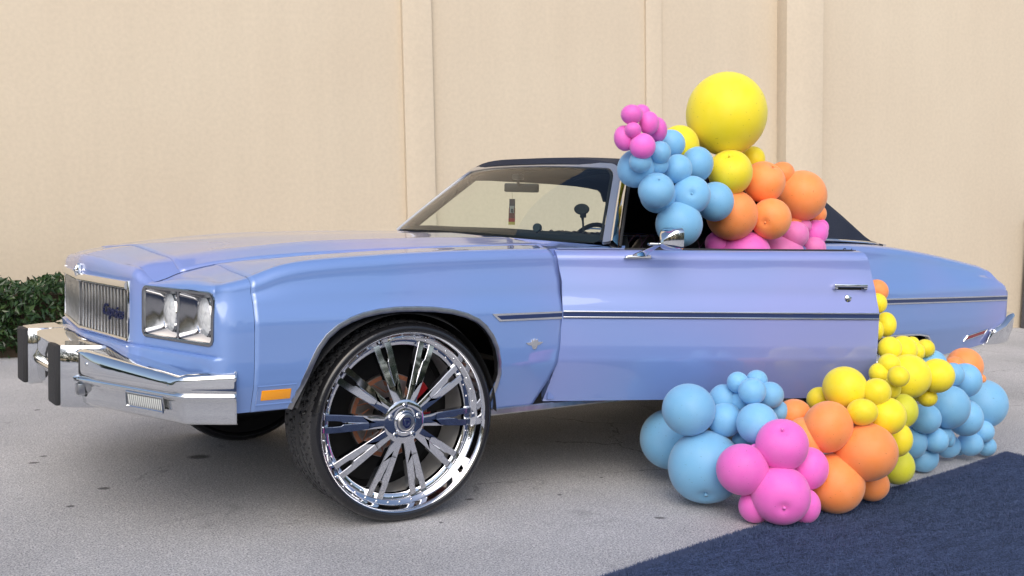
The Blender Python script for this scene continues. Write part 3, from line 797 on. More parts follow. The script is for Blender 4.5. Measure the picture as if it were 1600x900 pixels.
for s in (1, -1):
    gd = MB()
    y0, y1 = sorted((-.221*s, -.353*s))
    # tapered guard body with flared side face
    f0 = .066 if s > 0 else .0; f1 = .066 if s < 0 else .0
    pr = [(-1.108, y0+.006), (-1.108, y1-.006), (-1.10, y1), (-1.045, y1+f1*.62), (-.99, y1+f1), (-.96, y1+f1), (-.96, y0-f0), (-.99, y0-f0), (-1.045, y0-f0*.62), (-1.10, y0)]
    zs = [(.452, .94), (.46, 1), (.60, 1), (.672, 1), (.684, .94)]
    V = []; n = len(pr)
    for z, k in zs:
        for (x, y) in pr: V.append((lerp(-1.03, x, k), lerp((y0+y1)/2, y, k), z))
    gd.add(V, grid_faces(len(zs), n, 0, None, True)+[tuple(range(n)), tuple(range((len(zs)-1)*n, len(zs)*n))])
    go = gd.build('bumper_guard', CHROME, bump, angle=40)
    pd = MB(); pd.box((-1.126, y0+.004, .458), (-1.104, y1-.004, .683), bev=.008); pd.build('guard_pad', BLACKR, bump)
    # parking lamp in the lower face
    lm = MB(); lm2 = MB()
    ya_, yb_ = .672, .842
    def bpf(y, o_, z): return Vector((bumper_x(y)+.012-o_, -y*s, z))
    V = [bpf(ya_, 0.004, .503), bpf(yb_, 0.004, .503), bpf(yb_, 0.008, .548), bpf(ya_, 0.008, .548), bpf(ya_, .012, .505), bpf(yb_, .012, .505), bpf(yb_, .016, .546), bpf(ya_, .016, .546)]
    lm.add(V, [(4, 5, 6, 7), (0, 1, 5, 4), (1, 2, 6, 5), (2, 3, 7, 6), (3, 0, 4, 7)])
    for k in range(17):
        y = ya_+.006+(yb_-ya_-.012)*k/16; a = bpf(y, .010, .507); b = bpf(y, .016, .544); lm2.tube([a, b], .003, 5)
    lo = lm.build('parking_lamp', simple('lamp_back', (.22, .23, .23), .3, .3), bump); lm2.build('lamp_ribs', LENSW, bump)['kind'] = 'stuff'
    fr = MB(); fr.tube([bpf(ya_-.004, .014, .500), bpf(yb_+.004, .014, .500), bpf(yb_+.004, .017, .551), bpf(ya_-.004, .017, .551)], .004, 6, closed=True)
    fr.build('lamp_frame', CHROME, bump)
    for (y, z) in ((.46, .625), (.875, .597)):
        bo = MB(); bo.lathe([(.009, 0), (.008, -.004), (.004, -.007), (0, -.008)], 12, frame((bumper_x(y)-.003, -y*s, z), (0, 1, 0), (1, 0, 0)))
        bo.build('bumper_bolt', CHROME, bump)
    # access slot beside the guard
    sl_ = MB(); sl_.box((bumper_x(.40)-.006, -.405*s-.022, .505), (bumper_x(.40)+.02, -.405*s+.022, .548), bev=.004); sl_.build('bumper_slot', BRUSH, bump)

# valance strip and bracing under the bumper (dark)
MB().box((-.78, -.80, .50), (-.60, .80, .66)).box((-.74, -.60, .47), (-.5, .60, .62)).build('front_frame', BLACK, car)

# ---- wheel wells and underbody
un = MB()
un.box((.48, -.90, .40), (2.6, .90, .47)).box((-.9+.35, -.55, .40), (.5, .55, .60)).box((2.5, -.58, .42), (4.25, .58, .62)).box((3.62, -.86, .46), (4.22, .86, .62))
un.tube([(-.0, -.80, .39), (0, .80, .39)], .035, 8).tube([(3.09, -.80, .39), (3.09, .80, .39)], .045, 8)
un.tube([(2.7, .45, .33), (1.0, .35, .33), (.5, .3, .36)], .03, 8)
un.build('underbody', BLACK, car)
for sx, cx in ((1, 0), (1, 3.09)):
    for s in (1, -1):
        wb = MB(); r_ = .462 if cx == 0 else .50
        a0, a1 = (.06, pi-.27)
        if cx: wb.lathe([(r_, -.965), (r_, -.50), (.05, -.50)], 40, Matrix.Translation((cx, 0, .40)), a0=a0, a1=a1) if False else wb.box((2.60, -.90, .62), (3.60, -.5, .90)).box((2.6, -.52, .4), (3.6, -.5, .90))
        else: wb.lathe([(.445, -.985), (.462, -.93), (.462, -.48), (.05, -.48)], 48, Matrix.Translation((-.02, 0, .378)), a0=a0, a1=a1)
        if s < 0: wb.v = [(x, -y, z) for x, y, z in wb.v]
        wb.build('wheel_well', WELL, car)

# ---- chrome arch mouldings, rocker, body side trim
def rnd_poly(pts, k=3):
    out = []
    for i in range(len(pts)-1):
        for j in range(k): out.append(Vector(pts[i]).lerp(Vector(pts[i+1]), j/k))
    return out+[Vector(pts[-1])]
for s in (1, -1):
    am = MB(); pth = [Vector((x, -(1.0-inset(z, 1.04))*s, z)) for x, z in ARCH_FULL]
    am.sweep(pth, [(-.022, -.004), (.004, -.005), (.006, .004), (.004, .014), (.0, .016), (-.022, .010)], Vector((0, -s, 0)))
    am.build('arch_moulding', BRUSH, car, angle=50)
    rk = MB()
    def rpt(x, z, o_=0): return Vector((x, -(1.0-inset(.42, 1.04)+o_)*s, z))
    pth = [rpt(.376, .393), rpt(.9, .393), rpt(1.6, .393), rpt(2.60, .398)]
    rk.sweep(pth, [(-.04, -.014), (.002, -.014), (.006, -.008), (.004, .010), (.0, .014), (-.04, .014)], Vector((0, -s, 0)))
    rk.build('rocker_moulding', BRUSH, car)
    # fender part of the body side trim (pointed front end)
    tr = MB(); z0, z1 = .777, .809
    yf = -(1.0)*s
    o_ = .006*s
    P_ = [(.376, z1+.001), (.735, z1-.001), (.735, z0-.001), (.412, z0+.001)]
    tr.prism(P_, -.006*s, Matrix.Translation((0, -1.0*s, 0)))
    tr.prism([(.40, z1-.008), (.734, z1-.008), (.734, z0+.008), (.422, z0+.008)], -.0085*s, Matrix.Translation((0, -1.0*s, 0)), mi=1)
    tr.build('side_trim', [CHROME, TRIMB], car)
    # emblem on the fender
    em = MB(); c = (.595, 0, .677)
    M_ = Matrix.Translation((.595, -1.0*s, .677))
    em.prism([(-.045, .006), (-.018, .008), (-.014, .02), (-.006, .013), (0, .024), (.006, .013), (.014, .02), (.018, .008), (.045, .006), (.03, -.004), (.016, -.006), (.01, -.02), (0, -.024), (-.01, -.02), (-.016, -.006), (-.03, -.004)], -.005*s, M_)
    em.build('fender_emblem', CHROME, car)
    # front side marker
    sm = MB(); M_ = Matrix.Translation((-.533, -(1.0-inset(.555, 1.0))*s, .556)) @ Matrix.Rotation(radians(17)*s, 4, 'X')
    sm.box((-.056, -.004, -.020), (.056, .004, .020), M_, bev=.003)
    mo = sm.build('side_marker', AMBER, car)
    sf = MB()
    W2, H2 = .072, .036
    pts = [(-W2, -H2), (W2, -H2), (W2, H2), (-W2, H2)]
    sf.tube([M_ @ Vector((x, -.001*s, z)) for x, z in pts], .0035, 6, closed=True)
    sf.build('marker_frame', PAINT, mo)
mk = None

# ---- rear quarters
ZQ = [(2.2, 1.082), (2.55, 1.092), (3.12, 1.080), (3.53, 1.045), (3.87, 1.003), (4.10, .972), (4.22, .953), (4.29, .930), (4.34, .895), (4.38, .850), (4.40, .82)]
QX = sorted(set([2.214+i*(4.393-2.214)/90 for i in range(91)]+[a for a, b in RARCH]+[2.598, 3.612]))
def qz_bot(X):
    if X < 2.599: return .402
    if X < 3.611: return tab(X, RARCH)
    return tab(X, [(3.61, .425), (3.75, .424), (4.1, .452), (4.2, .465), (4.40, .50)])
def q_extra(X, z): return .045*max(0, (X-2.7)/1.65)**2
QR = []
for X in QX:
    zb = qz_bot(X); zc = crv(X, ZQ); r = []
    for z in rows_z(zb, zc, 54):
        e_ = max(0, (z-.845)/max(.01, zc-.845)); add = .060*e_*(1-.35*e_) if z > .845 else 0
        p = side_pt(X, z, zc, q_extra(X, z)+add*smooth((X-2.25)/.5)); 
        if z < .90 and X > 4.2: pass
        r.append(p)
    # continue over the shoulder to the deck edge
    e = r[-1]
    r += [Vector((X, e.y+.04, e.z+.004)), Vector((X, e.y+.10, e.z+.004)), Vector((X, e.y+.17, e.z+.001))]
    QR.append(r)
quarters = []
for mir in (False, True):
    q_ = grid('rear_quarter_panel', QR, PAINT, car, mirror=mir, angle=60, solid=.004); quarters.append(q_)
ds = []
for X in [3.30+i*(4.393-3.30)/24 for i in range(25)]:
    zc = crv(X, ZQ); ye = 1-.09-q_extra(X, zc)-.17
    ds.append([Vector((X, ye*k, zc+.001+.018*(1-k*k))) for k in [-1+.1*i for i in range(21)]])
grid('trunk_lid', ds, PAINT, car, angle=60, solid=.004)
# rear face
rf = []
for k in [-1+.1*i for i in range(21)]:
    col = []
    for z in (.50, .56, .62, .68, .74, .80, .803):
        ye = 1-inset(z, .9)-q_extra(4.393, z); col.append(Vector((4.393+.05*(1-abs(k)**3)+(.0 if z < .8 else -.005), ye*k*.999, z)))
    rf.append(col)
grid('rear_panel', rf, PAINT, car)
for s in (1, -1):
    tl = MB()
    for k in range(3):
        tl.box((4.372, min(-.90*s, -.60*s), .70-.045*k), (4.425, max(-.90*s, -.60*s), .74-.045*k), bev=.006)
    t_ = tl.build('tail_light', RED, car)
    ch = MB()
    for k in range(4): ch.tube([(4.386, -.925*s, .745-.045*k), (4.434, -.90*s, .745-.045*k), (4.437, -.6*s, .745-.045*k)], .006, 6)
    ch.build('tail_light_trim', CHROME, t_)
    # rear bumper end and bar share one sweep below
    rm = MB(); yq = -(1-inset(.54, 1)-q_extra(4.04, .54))*s
    M_ = Matrix.Translation((4.045, yq, .538)) @ Matrix.Rotation(radians(-8), 4, 'Y') @ Matrix.Rotation(radians(14)*s, 4, 'X')
    rm.prism([(-.10, -.009), (.10, -.009), (.12, .009), (-.08, .009)], -.007*s, M_)
    ro = rm.build('rear_side_marker', RED, quarters[0] if s > 0 else quarters[1])
    rr = MB(); rr.tube([M_ @ Vector(q) for q in ((-.12, -.004*s, -.013), (.105, -.004*s, -.013), (.135, -.004*s, .013), (-.09, -.004*s, .013))], .004, 6, closed=True)
    rr.build('rear_marker_frame', CHROME, ro)
    tr = MB()
    pth = [Vector((x, -(1.0-q_extra(x, .77)-.000)*s, tab(x, [(2.22, .790), (3.14, .777), (4.386, .757)]))) for x in [2.22+i*(4.386-2.22)/30 for i in range(31)]]
    tr.sweep(pth, [(-.003, -.017), (.006, -.017), (.006, -.009), (-.003, -.009)], Vector((0, -s, 0)))
    tr.sweep(pth, [(-.003, .009), (.006, .009), (.006, .017), (-.003, .017)], Vector((0, -s, 0)))
    tr.sweep(pth, [(-.003, -.010), (.0035, -.010), (.0035, .010), (-.003, .010)], Vector((0, -s, 0)), mi=1)
    tr.build('rear_side_trim', [CHROME, TRIMB], car)
    am = MB(); pth = [Vector((x, -(1.0-inset(z, 1.04)-q_extra(x, z))*s, z)) for x, z in RARCH]
    am.sweep(pth, [(-.02, -.004), (.004, -.005), (.006, .004), (.0, .012), (-.02, .010)], Vector((0, -s, 0)))
    pth = [Vector((x, -(1.0-inset(qz_bot(x), 1.04)-q_extra(x, .5)+.001)*s, qz_bot(x)+.002)) for x in [3.62+i*.045 for i in range(14)]]
    am.sweep(pth, [(-.02, -.007), (.004, -.007), (.005, .005), (-.02, .005)], Vector((0, -s, 0)))
    am.build('rear_arch_moulding', CHROME, car)
    # opening below quarter: dark tailpipe recess
rbp = []
pl = [(-.965, 4.23), (-.985, 4.34), (-.972, 4.46), (-.92, 4.52), (-.6, 4.56), (-.3, 4.575)]
pl = pl + [(0, 4.575)] + [(-y, x) for y, x in pl[::-1]]
for i, (y, x) in enumerate(pl):
    b = min(abs(y), .95); end = smooth((4.46-x)/.22) if abs(y) > .94 else 0
    cen = Vector((4.2, 0)); n = Vector((x-4.2, y)).normalized() if abs(y) < .9 else Vector((.35, math.copysign(1, y))).normalized()
    t0 = .66-.05*end*2.2; bo_ = .47
    rbp.append([Vector((x-n.x*.05, y-n.y*.05, t0)), Vector((x-n.x*.012, y-n.y*.012, t0)), Vector((x, y, t0-.014)), Vector((x-n.x*.01, y-n.y*.01, .56)), Vector((x-n.x*.045-.02, y-n.y*.02, bo_+.012)), Vector((x-n.x*.075-.03, y-n.y*.03, bo_)), Vector((x-n.x*.13-.03, y-n.y*.05, bo_))])
grid('rear_bumper', densify(rbp, 3), CHROME, car, angle=45, solid=.005)
fs = MB()
for s in (1, -1): fs.box((4.30, min(-.90*s, -.3*s), .47), (4.40, max(-.90*s, -.3*s), .64), bev=.01)
fs.build('bumper_filler', PAINT, car)
qs = text_bm('Caprice', .036, .0015, .0008, .35)
place(qs, frame((2.74, -.955, 1.058), (1, 0, -.02), (0, .25, 1)))
bm_obj('quarter_script', qs, SCRIPT, quarters[0], False)
# chrome belt seam at the quarter lip
bs = MB(); bs.tube([(2.36, -.86, 1.105), (2.47, -.87, 1.118), (2.75, -.86, 1.112), (3.1, -.80, 1.10), (3.5, -.66, 1.078)], .006, 6)
bs.tube([(2.36, .86, 1.105), (2.47, .87, 1.118), (2.75, .86, 1.112), (3.1, .80, 1.10), (3.5, .66, 1.078)], .006, 6)
bs.build('belt_moulding', CHROME, car)

# ---- far closed door
fd = []
for X in [.747+i*(2.207-.747)/20 for i in range(21)]:
    zc = lerp(1.068, 1.083, (X-.747)/1.46); fd.append([side_pt(X+(seamX(z)-.738 if X < .8 else 0), z, zc) for z in rows_z(.41, zc, 24)]+[Vector((X, -.86, zc))])
grid('far_door', fd, PAINT, car, mirror=True, angle=60, solid=.004)

# ---- open near door
DA = radians(24.2)
door = empty('front_door', (.73, -1.0, 0), -DA, car)
DL = 1.485
def door_top(u): return lerp(1.064, 1.083, u/DL)
def door_front(z): return tab(z, [(.40, -.052), (.416, -.05), (.50, -.028), (.60, -.006), (.80, .010), (.933, .010), (1.0, -.004), (1.08, -.018)])
def door_rear(z): return tab(z, [(.40, 1.440), (.44, 1.452), (.50, 1.472), (.60, 1.486), (.80, 1.485), (.90, 1.476), (.98, 1.458), (1.03, 1.448), (1.07, 1.432), (1.09, 1.42)])
dr = []
for i in range(41):
    s = i/40; zt = door_top(s*DL); r = []
    for z in rows_z(.412, zt, 60):
        u = lerp(door_front(z), door_rear(z), s); r.append(Vector((u, inset(z, zt), z)))
    r += [Vector((r[-1].x, .105, zt+.001)), Vector((r[-1].x, .112, zt-.006))]
    dr.append(r)
dskin = grid('door_skin', dr, PAINT, door, angle=50)
# shut faces (front, rear, bottom) and inner trim panel
dm = MB()
for col in (dr[0], dr[-1]):
    V = []; 
    for p in col[:-2]: V += [p, Vector((p.x, .115, p.z))]
    dm.add(V, [(2*i, 2*i+1, 2*i+3, 2*i+2) for i in range(len(col)-3)])
V = []
for r in dr: V += [r[0], Vector((r[0].x, .115, r[0].z))]
dm.add(V, [(2*i, 2*i+1, 2*i+3, 2*i+2) for i in range(len(dr)-1)])
dm.build('door_shut_face', PAINT, door)
di = MB(); di.box((.02, .112, .45), (1.42, .15, 1.05), bev=.015); di.box((.35, .15, .72), (1.1, .20, .76), bev=.015); di.build('door_trim_panel', SEAT, door)
wst = MB(); wst.box((.02, .094, 1.058), (1.405, .112, 1.072), Matrix.Rotation(radians(-.72), 4, 'Y'), bev=.003); 
wst.v = [(x, y, z) for x, y, z in wst.v]; wst.build('window_seal', BLACKR, door)
bt = MB(); bt.tube([(.0, .088, 1.069), (.30, .088, 1.073)], .004, 6); bt.build('belt_trim', CHROME, door)
dt = MB(); z0, z1 = .778, .810
dt.box((.012, -.006, z1-.008), (DL-.001, .004, z1), bev=.002).box((.012, -.006, z0), (DL-.001, .004, z0+.008), bev=.002).box((.012, -.003, z0+.007), (DL-.001, .003, z1-.007), mi=1)
dt.build('door_side_trim', [CHROME, TRIMB], door)
hn = MB(); yi = inset(.925, 1.08)
hn.box((1.262, yi-.022, .921), (1.425, yi-.004, .938), bev=.005).box((1.262, yi-.02, .912), (1.28, yi+.006, .934), bev=.004).box((1.407, yi-.02, .912), (1.425, yi+.006, .934), bev=.004)
hn.build('door_handle', CHROME, door)
hr = MB(); hr.box((1.282, yi-.003, .910), (1.405, yi+.002, .922), bev=.002); hr.build('handle_recess', BLACKR, door)
lk = MB(); lk.lathe([(.0, -.008), (.007, -.008), (.010, -.006), (.016, -.004), (.018, .004)], 24, Matrix.Translation((1.335, inset(.872, 1.08)-.001, .872))); lk.build('door_lock', CHROME, door)
# mirror
mr_ = MB()
def loft(mb, secs):
    n = len(secs[0]); V = [p for s_ in secs for p in s_]
    mb.add(V, grid_faces(len(secs), n, 0, None, True)+[tuple(range(n)), tuple((len(secs)-1)*n+i for i in range(n))])
def sect(c, wx, wy, r=.35, n=4, ax=(1, 0, 0), ay=(0, 1, 0)):
    pts = []; ax = Vector(ax).normalized(); ay = Vector(ay).normalized(); c = Vector(c)
    rr = min(wx, wy)*r
    for (sx, sy, a0) in ((1, 1, 0), (-1, 1, pi/2), (-1, -1, pi), (1, -1, 3*pi/2)):
        for i in range(n+1):
            a = a0+(pi/2)*i/n; pts.append(c + ax*(sx*(wx-rr)+rr*cos(a)) + ay*(sy*(wy-rr)+rr*sin(a)))
    return pts
loft(mr_, [sect((.345, .045, 1.036), .062, .024, ax=(1, 0, .02)), sect((.345, .04, 1.044), .058, .02), sect((.357, .035, 1.05), .045, .015)])
loft(mr_, [sect((.345, .03, 1.046), .035, .012), sect((.375, .01, 1.068), .022, .010), sect((.405, -.03, 1.092), .014, .009), sect((.425, -.05, 1.100), .016, .008)])
mr_.box((.36, -.075, 1.094), (.435, -.035, 1.106), bev=.004)
mo = mr_.build('mirror_arm', CHROME, door, angle=45)
mh = MB()
mx = Vector((.80, .42, .0)).normalized(); my = mx.cross(Vector((0, 0, 1))).normalized()
def hs(d_, w_, h_, c=(.432, -.09, 1.124), dz=0): return sect(Vector(c)+mx*d_+Vector((0, 0, dz)), w_, h_, .4, 5, my, (0, 0, 1))
loft(mh, [hs(-.035, .008, .01, dz=-.012), hs(-.022, .028, .026, dz=-.006), hs(0, .045, .040), hs(.022, .056, .046), hs(.036, .058, .048)])
mh.build('mirror_head', CHROME, door, angle=30)
mg = MB(); loft(mg, [hs(.0365, .052, .042), hs(.0375, .052, .042)]); mg.build('mirror_glass', WCHROME, door)

# ---- hinge pillar, cowl, sill
cw = MB()
hp = MB(); hp.box((.72, -.945, .42), (.80, -.84, 1.04), bev=.01); hp.box((.80, -.93, .41), (2.25, -.82, .47), bev=.01); hp.box((2.214, -.93, .42), (2.26, -.80, 1.06), bev=.01)
hp.build('door_frame', PAINT, car)
# windscreen edges
def ws_base(k):    # k in -1..1
    a = abs(k); return Vector((lerp(.865, 1.035, a**2.6), -k*.930, lerp(1.112, 1.094, a*a)))
def ws_top(k):
    a = abs(k); return Vector((lerp(1.268, 1.350, a**2.2), -k*.640, lerp(1.463, 1.446, a**2.2)))
def ws(k, v):
    p = ws_base(k).lerp(ws_top(k), v); b_ = .028*4*v*(1-v)*(1-k*k*.9)
    n = Vector((-.55, -k*.35, .6)).normalized(); return p + n*b_
KS = [-1+i/20 for i in range(41)]
glass = grid('windscreen', [[ws(k, v/10) for k in KS] for v in range(11)], GLASS, car, angle=80)
wf = MB()
per = [ws(1, v/10) for v in range(11)] ; per2 = [ws(-1, v/10) for v in range(11)]
topp = [ws(k, 1) for k in KS]
def strip(mb, a, wid, out, thick, mi=0):
    """a flat bar: a = path, wid = width direction fn, out = normal"""
    V = []; n = len(a)
    for i, p in enumerate(a):
        w_ = wid(i); o_ = out(i)
        V += [p-w_*.5, p-w_*.42+o_*thick, p+w_*.42+o_*thick, p+w_*.5, p+w_*.4-o_*thick, p-w_*.4-o_*thick]
    mb.add(V, grid_faces(n, 6, 0, None, True)+[tuple(range(6)), tuple((n-1)*6+i for i in range(6))], mi)
# rounded top corners for the frame: path along pillar, corner and header
fp = []
for v in range(0, 10): fp.append(ws(1, v/10*.94))
for a in range(1, 8):
    t = a/8*pi/2; fp.append(ws(1-.085*(1-cos(t)), .855+.145*sin(t)))
for i in range(0, 38): fp.append(ws(.915-1.83*i/37, 1.0))
for a in range(7, 0, -1):
    t = a/8*pi/2; fp.append(ws(-(1-.085*(1-cos(t))), .855+.145*sin(t)))
for v in range(9, -1, -1): fp.append(ws(-1, v/10*.94))
cen = Vector((1.1, 0, 1.28))
def fw(i):
    p = fp[i]; t = (fp[min(i+1, len(fp)-1)]-fp[max(i-1, 0)]).normalized(); n = Vector((-.62, (.25 if p.y > 0 else -.25)*min(1, abs(p.y)/.6), .72)).normalized()
    return (t.cross(n)).normalized()*.040
def fo_(i):
    p = fp[i]; return Vector((-.62, (.4 if p.y > 0 else -.4)*min(1, abs(p.y)/.6), .72)).normalized()
strip(wf, fp, fw, fo_, .008)
wf.build('windscreen_frame', simple('satin_frame_chrome', (.66, .66, .68), .3, .9), car, angle=50)
gk = MB(); gi = [p.lerp(cen, .045) for p in fp]
gk.tube(gi, .0065, 6); gk.build('glass_gasket', BLACKR, car)
# A-pillars (chrome side face) behind the frame
for s in (1, -1):
    ap = MB(); a = [ws(s, v/10) + Vector((.030, -.012*s, -.012)) for v in range(11)]
    ap.sweep(a, [(-.014, -.022), (.014, -.022), (.018, .0), (.014, .030), (-.014, .030)], Vector((.25, -s, .25)))
    ap.build('windscreen_pillar', CHROME, car, angle=50)
    a2 = [p+Vector((.038, .006*s, -.008)) for p in a]
    MB().tube(a2, .013, 8).build('pillar_weatherstrip', BLACKR, car)
# cowl between hood and glass
cr_ = []
for k in KS:
    b = ws(k, 0); Y = -k*.915; ay = abs(Y)
    x0 = hoodrear(ay)+.006 if ay < .72 else tab(ay, [(.72, .866), (.75, .806), (.91, .713)])
    r = []
    for i in range(9):
        s_ = i/8; X = lerp(x0, b.x-.006, s_); z = lerp(top_z(x0, ay), b.z-.012, s_) - .010*sin(pi*s_)*(1 if ay < .72 else .4)
        r.append(Vector((X, Y, z)))
    cr_.append(r)
grid('cowl_panel', cr_, PAINT, car, angle=60)
# cowl sides (paint) rearward of the glass corner
for s in (1, -1):
    cs_ = MB(); P0 = [(.715, .912), (.86, .915), (1.0, .918), (1.16, .915), (1.16, .86), (1.05, .86), (.9, .88), (.74, .88)]
    cs_.add([(x, -y*s, 1.067+.012*(x-.7)/.4) for x, y in P0]+[(x, -y*s, .98) for x, y in P0], [tuple(range(8))]+[(i, (i+1) % 8, (i+1) % 8+8, i+8) for i in range(8)])
    cs_.build('cowl_side', PAINT, car)
# ---- soft top
ZROOF = [(1.25, 1.497), (1.5, 1.512), (1.9, 1.515), (2.3, 1.50), (2.6, 1.45), (2.85, 1.37), (3.0, 1.300), (3.2, 1.20), (3.40, 1.098)]
def roof_sec(X):
    zt = crv(X, ZROOF); k = smooth((X-2.4)/.25)
    fy = tab(X, [(1.2, .64), (1.5, .665), (2.2, .70), (2.6, .73), (3.52, .70)])
    low = lerp(zt-.10, 1.10, k) if X > 2.4 else zt-.10
    low = min(low, zt-.02); low = max(low, 1.082)
    yl = lerp(fy+.01, .86 if X < 2.8 else lerp(.86, .64, smooth((X-2.8)/.72)), smooth((zt-low-.1)/.3))
    pts = [(-yl, low)]
    for i in range(1, 6): t = i/6; pts.append((-lerp(yl, fy, t), lerp(low, zt-.055, t)))
    for i in range(17):
        a = -1+i/8; pts.append((a*fy*.99, zt-.055*abs(a)**3.2))
    for i in range(5, 0, -1): t = i/6; pts.append((lerp(yl, fy, t), lerp(low, zt-.055, t)))
    pts.append((yl, low)); return [Vector((X, y, z)) for y, z in pts]
RX = [1.262, 1.275, 1.30, 1.35, 1.45, 1.6, 1.8, 2.0, 2.2, 2.3, 2.4, 2.44, 2.48, 2.52, 2.56, 2.6, 2.65, 2.75, 2.85, 3.0, 3.1, 3.2, 3.3, 3.40]
rrows = [roof_sec(X) for X in RX]
def head_x(k, X): 
    f_ = max(0, 1-(X-1.262)/.5); return X + f_*.095*min(1, abs(k)/.65)**2.2 
for r in rrows:
    for p in r: p.x = head_x(p.y, p.x); p.z += max(0, 1-(p.x-1.26)/.4)*.018*min(1, abs(p.y)/.65)**2.2
for p in rrows[0]: p.z -= .030; p.x -= .006
soft = grid('soft_top', rrows, TOPF, car, angle=50)
inner = [[Vector((p.x, p.y*.975, p.z-.018)) for p in r] for r in rrows]
grid('top_lining', inner, LINER, car, angle=50)
rl = MB()
for s in (-1, 1):
    idx = 0 if s < 0 else -1
    a = [r[idx]+Vector((0, -.004*s*0, .006)) for r in rrows if r[0].x < 2.5]
    rl.tube([p+Vector((0, 0, -.01)) for p in a], .017, 8)
rl.tube([p+Vector((.02, 0, -.012)) for p in rrows[0][3:-3]], .016, 8)
for xb_ in (1.7, 2.15): rl.tube([p+Vector((0, 0, -.03)) for p in roof_sec(xb_)[5:-5]], .012, 6)
rl.build('top_frame', LINER, car)

# ---- interior
it = MB()
it.box((.95, -.86, .50), (1.0, .86, 1.04)).box((.95, .84, .50), (2.25, .90, 1.05)).box((3.35, -.80, .5), (3.4, .80, 1.0)).box((2.25, .80, .5), (3.3, .86, 1.04)).box((2.27, -.88, .5), (3.3, -.80, 1.04))
it.box((3.0, -.80, .95), (3.4, .80, 1.02))
it.build('cabin_lining', SEAT, car)
dsh = []
for k in KS:
    y = -k*.86; b = ws(k*.92, 0)
    dsh.append([Vector((b.x+.02, y, 1.09)), Vector((b.x+.09, y, 1.118)), Vector((1.16, y, 1.132-.01*abs(k))), Vector((1.22, y, 1.124)), Vector((1.235, y, 1.08)), Vector((1.22, y, .92)), Vector((1.1, y, .80))])
grid('dashboard', dsh, DASH, car, angle=50)
MB().box((1.10, -.58, 1.10), (1.21, -.20, 1.128), bev=.015).build('instrument_hood', DASH, car)
sw = MB(); M_ = Matrix.Translation((1.44, -.31, .992)) @ Matrix.Rotation(radians(-68), 4, 'Y')
ring = [M_ @ Vector((.185*cos(a), .185*sin(a), 0)) for a in [2*pi*i/40 for i in range(40)]]
sw.tube(ring, .012, 8, closed=True)
for a in (radians(200), radians(340), radians(90)): sw.tube([M_ @ Vector((0, 0, -.03)), M_ @ Vector((.18*cos(a), .18*sin(a), 0))], .010, 6)
sw.tube([M_ @ Vector((0, 0, -.02)), M_ @ Vector((0, 0, -.35))], .025, 8)
sw.build('steering_wheel', simple('dark_wheel_leather', (.02, .02, .022), .35), car)
def seat_back(X, y0, y1, zt):
    s_ = MB(); n = 24; rows = []
    for j in range(n+1):
        y = lerp(y0, y1, j/n); e = 1-abs(2*j/n-1)**6
        t_ = zt - .05*(1-e); b_ = .012*abs(sin(j/n*pi*9))
        rows.append([Vector((X-.05, y, .55)), Vector((X-.07-b_, y, .80)), Vector((X-.04-b_, y, t_-.05)), Vector((X+.0, y, t_+b_)), Vector((X+.08, y, t_)), Vector((X+.11, y, t_-.06)), Vector((X+.12, y, .55))])
    for r in rows: pass
    s_.add([p for r in rows for p in r], grid_faces(len(rows), 7)); 
    s_.box((X-.55, y0, .50), (X, y1, .68), bev=.04)
    return s_, rows
for (X, y0, y1, zt) in ((1.98, -.80, -.08, 1.10), (1.98, .08, .80, 1.10), (2.95, -.78, .78, 1.10)):
    s_, rows = seat_back(X, y0, y1, zt); so_ = s_.build('seat', SEAT, car, angle=60)
    pp = MB(); n = 6 if X < 2.5 else 12
    for k in range(n):
        ya_ = lerp(y0+.04, y1-.14, k/(n-1)); pts = [Vector((X-.06+.02*sin(t*pi), ya_+.13*t, zt-.06+.072*sin(t*pi))) for t in [i/10 for i in range(11)]]
        pp.tube(pts, .0022, 5)
    pp.build('seat_piping', PIPE, so_)
rvm = MB(); M_ = Matrix.Translation((1.335, .12, 1.348)) @ Matrix.Rotation(radians(30), 4, 'Z')
rvm.box((-.012, -.10, -.024), (.012, .10, .024), M_, bev=.01); rvm.tube([(1.315, .12, 1.36), (1.30, .12, 1.42)], .008, 6); rvm.box((1.29, .09, 1.39), (1.33, .15, 1.42), bev=.006)
rvm.build('rear_view_mirror', simple('mirror_housing', (.16, .17, .18), .3, .3), car)

# ================================================================ WHEELS
def tyre_mesh():
    prof = []
    RO, RI, W = .395, .349, .285
    # (r, y): outer bead -> sidewall -> tread -> inner
    side = [(.346, .012), (.350, -.004), (.357, -.010), (.366, -.013), (.376, -.010), (.384, -.002), (.390, .010)]
    tread = [(.393, .018), (.3945, .028)]
    gro = (.075, .115, .165, .205)
    ys = [.028+i*(W-.056)/34 for i in range(35)]
    nseg = 420; V = []; 
    rings = side+tread
    allr = [(r, y, 0) for r, y in side] + [(.393, .018, 1)] + [(.395, y, 2) for y in ys] + [(.393, W-.018, 1)] + [(r, W-y, 0) for r, y in side[::-1]]
    for (r, y, kd) in allr:
        for k in range(nseg):
            a = 2*pi*k/nseg; rr = r
            if kd == 2:
                for g_ in gro:
                    if abs(y-g_) < .0055: rr -= .009
                u = k % 7
                wob = int(round(3*sin(y*70)))
                if (k+wob) % 7 in (0, 1) and not (.12 < y < .16): rr -= .006
                if .118 < y < .162 and (k+int(round(4*sin(y*110)))) % 12 == 0: rr -= .004
            elif kd == 1:
                if k % 7 in (0, 1): rr -= .004
            if kd == 0 and abs(r-.376) < .001 and (k % 60) in (10, 12, 13, 15, 17, 18, 20) and y < .1: y2 = y-.0012
            else: y2 = y
            V.append((rr*cos(a), y2, rr*sin(a)))
    return V, grid_faces(len(allr), nseg, 0, None, True), len(side)*nseg
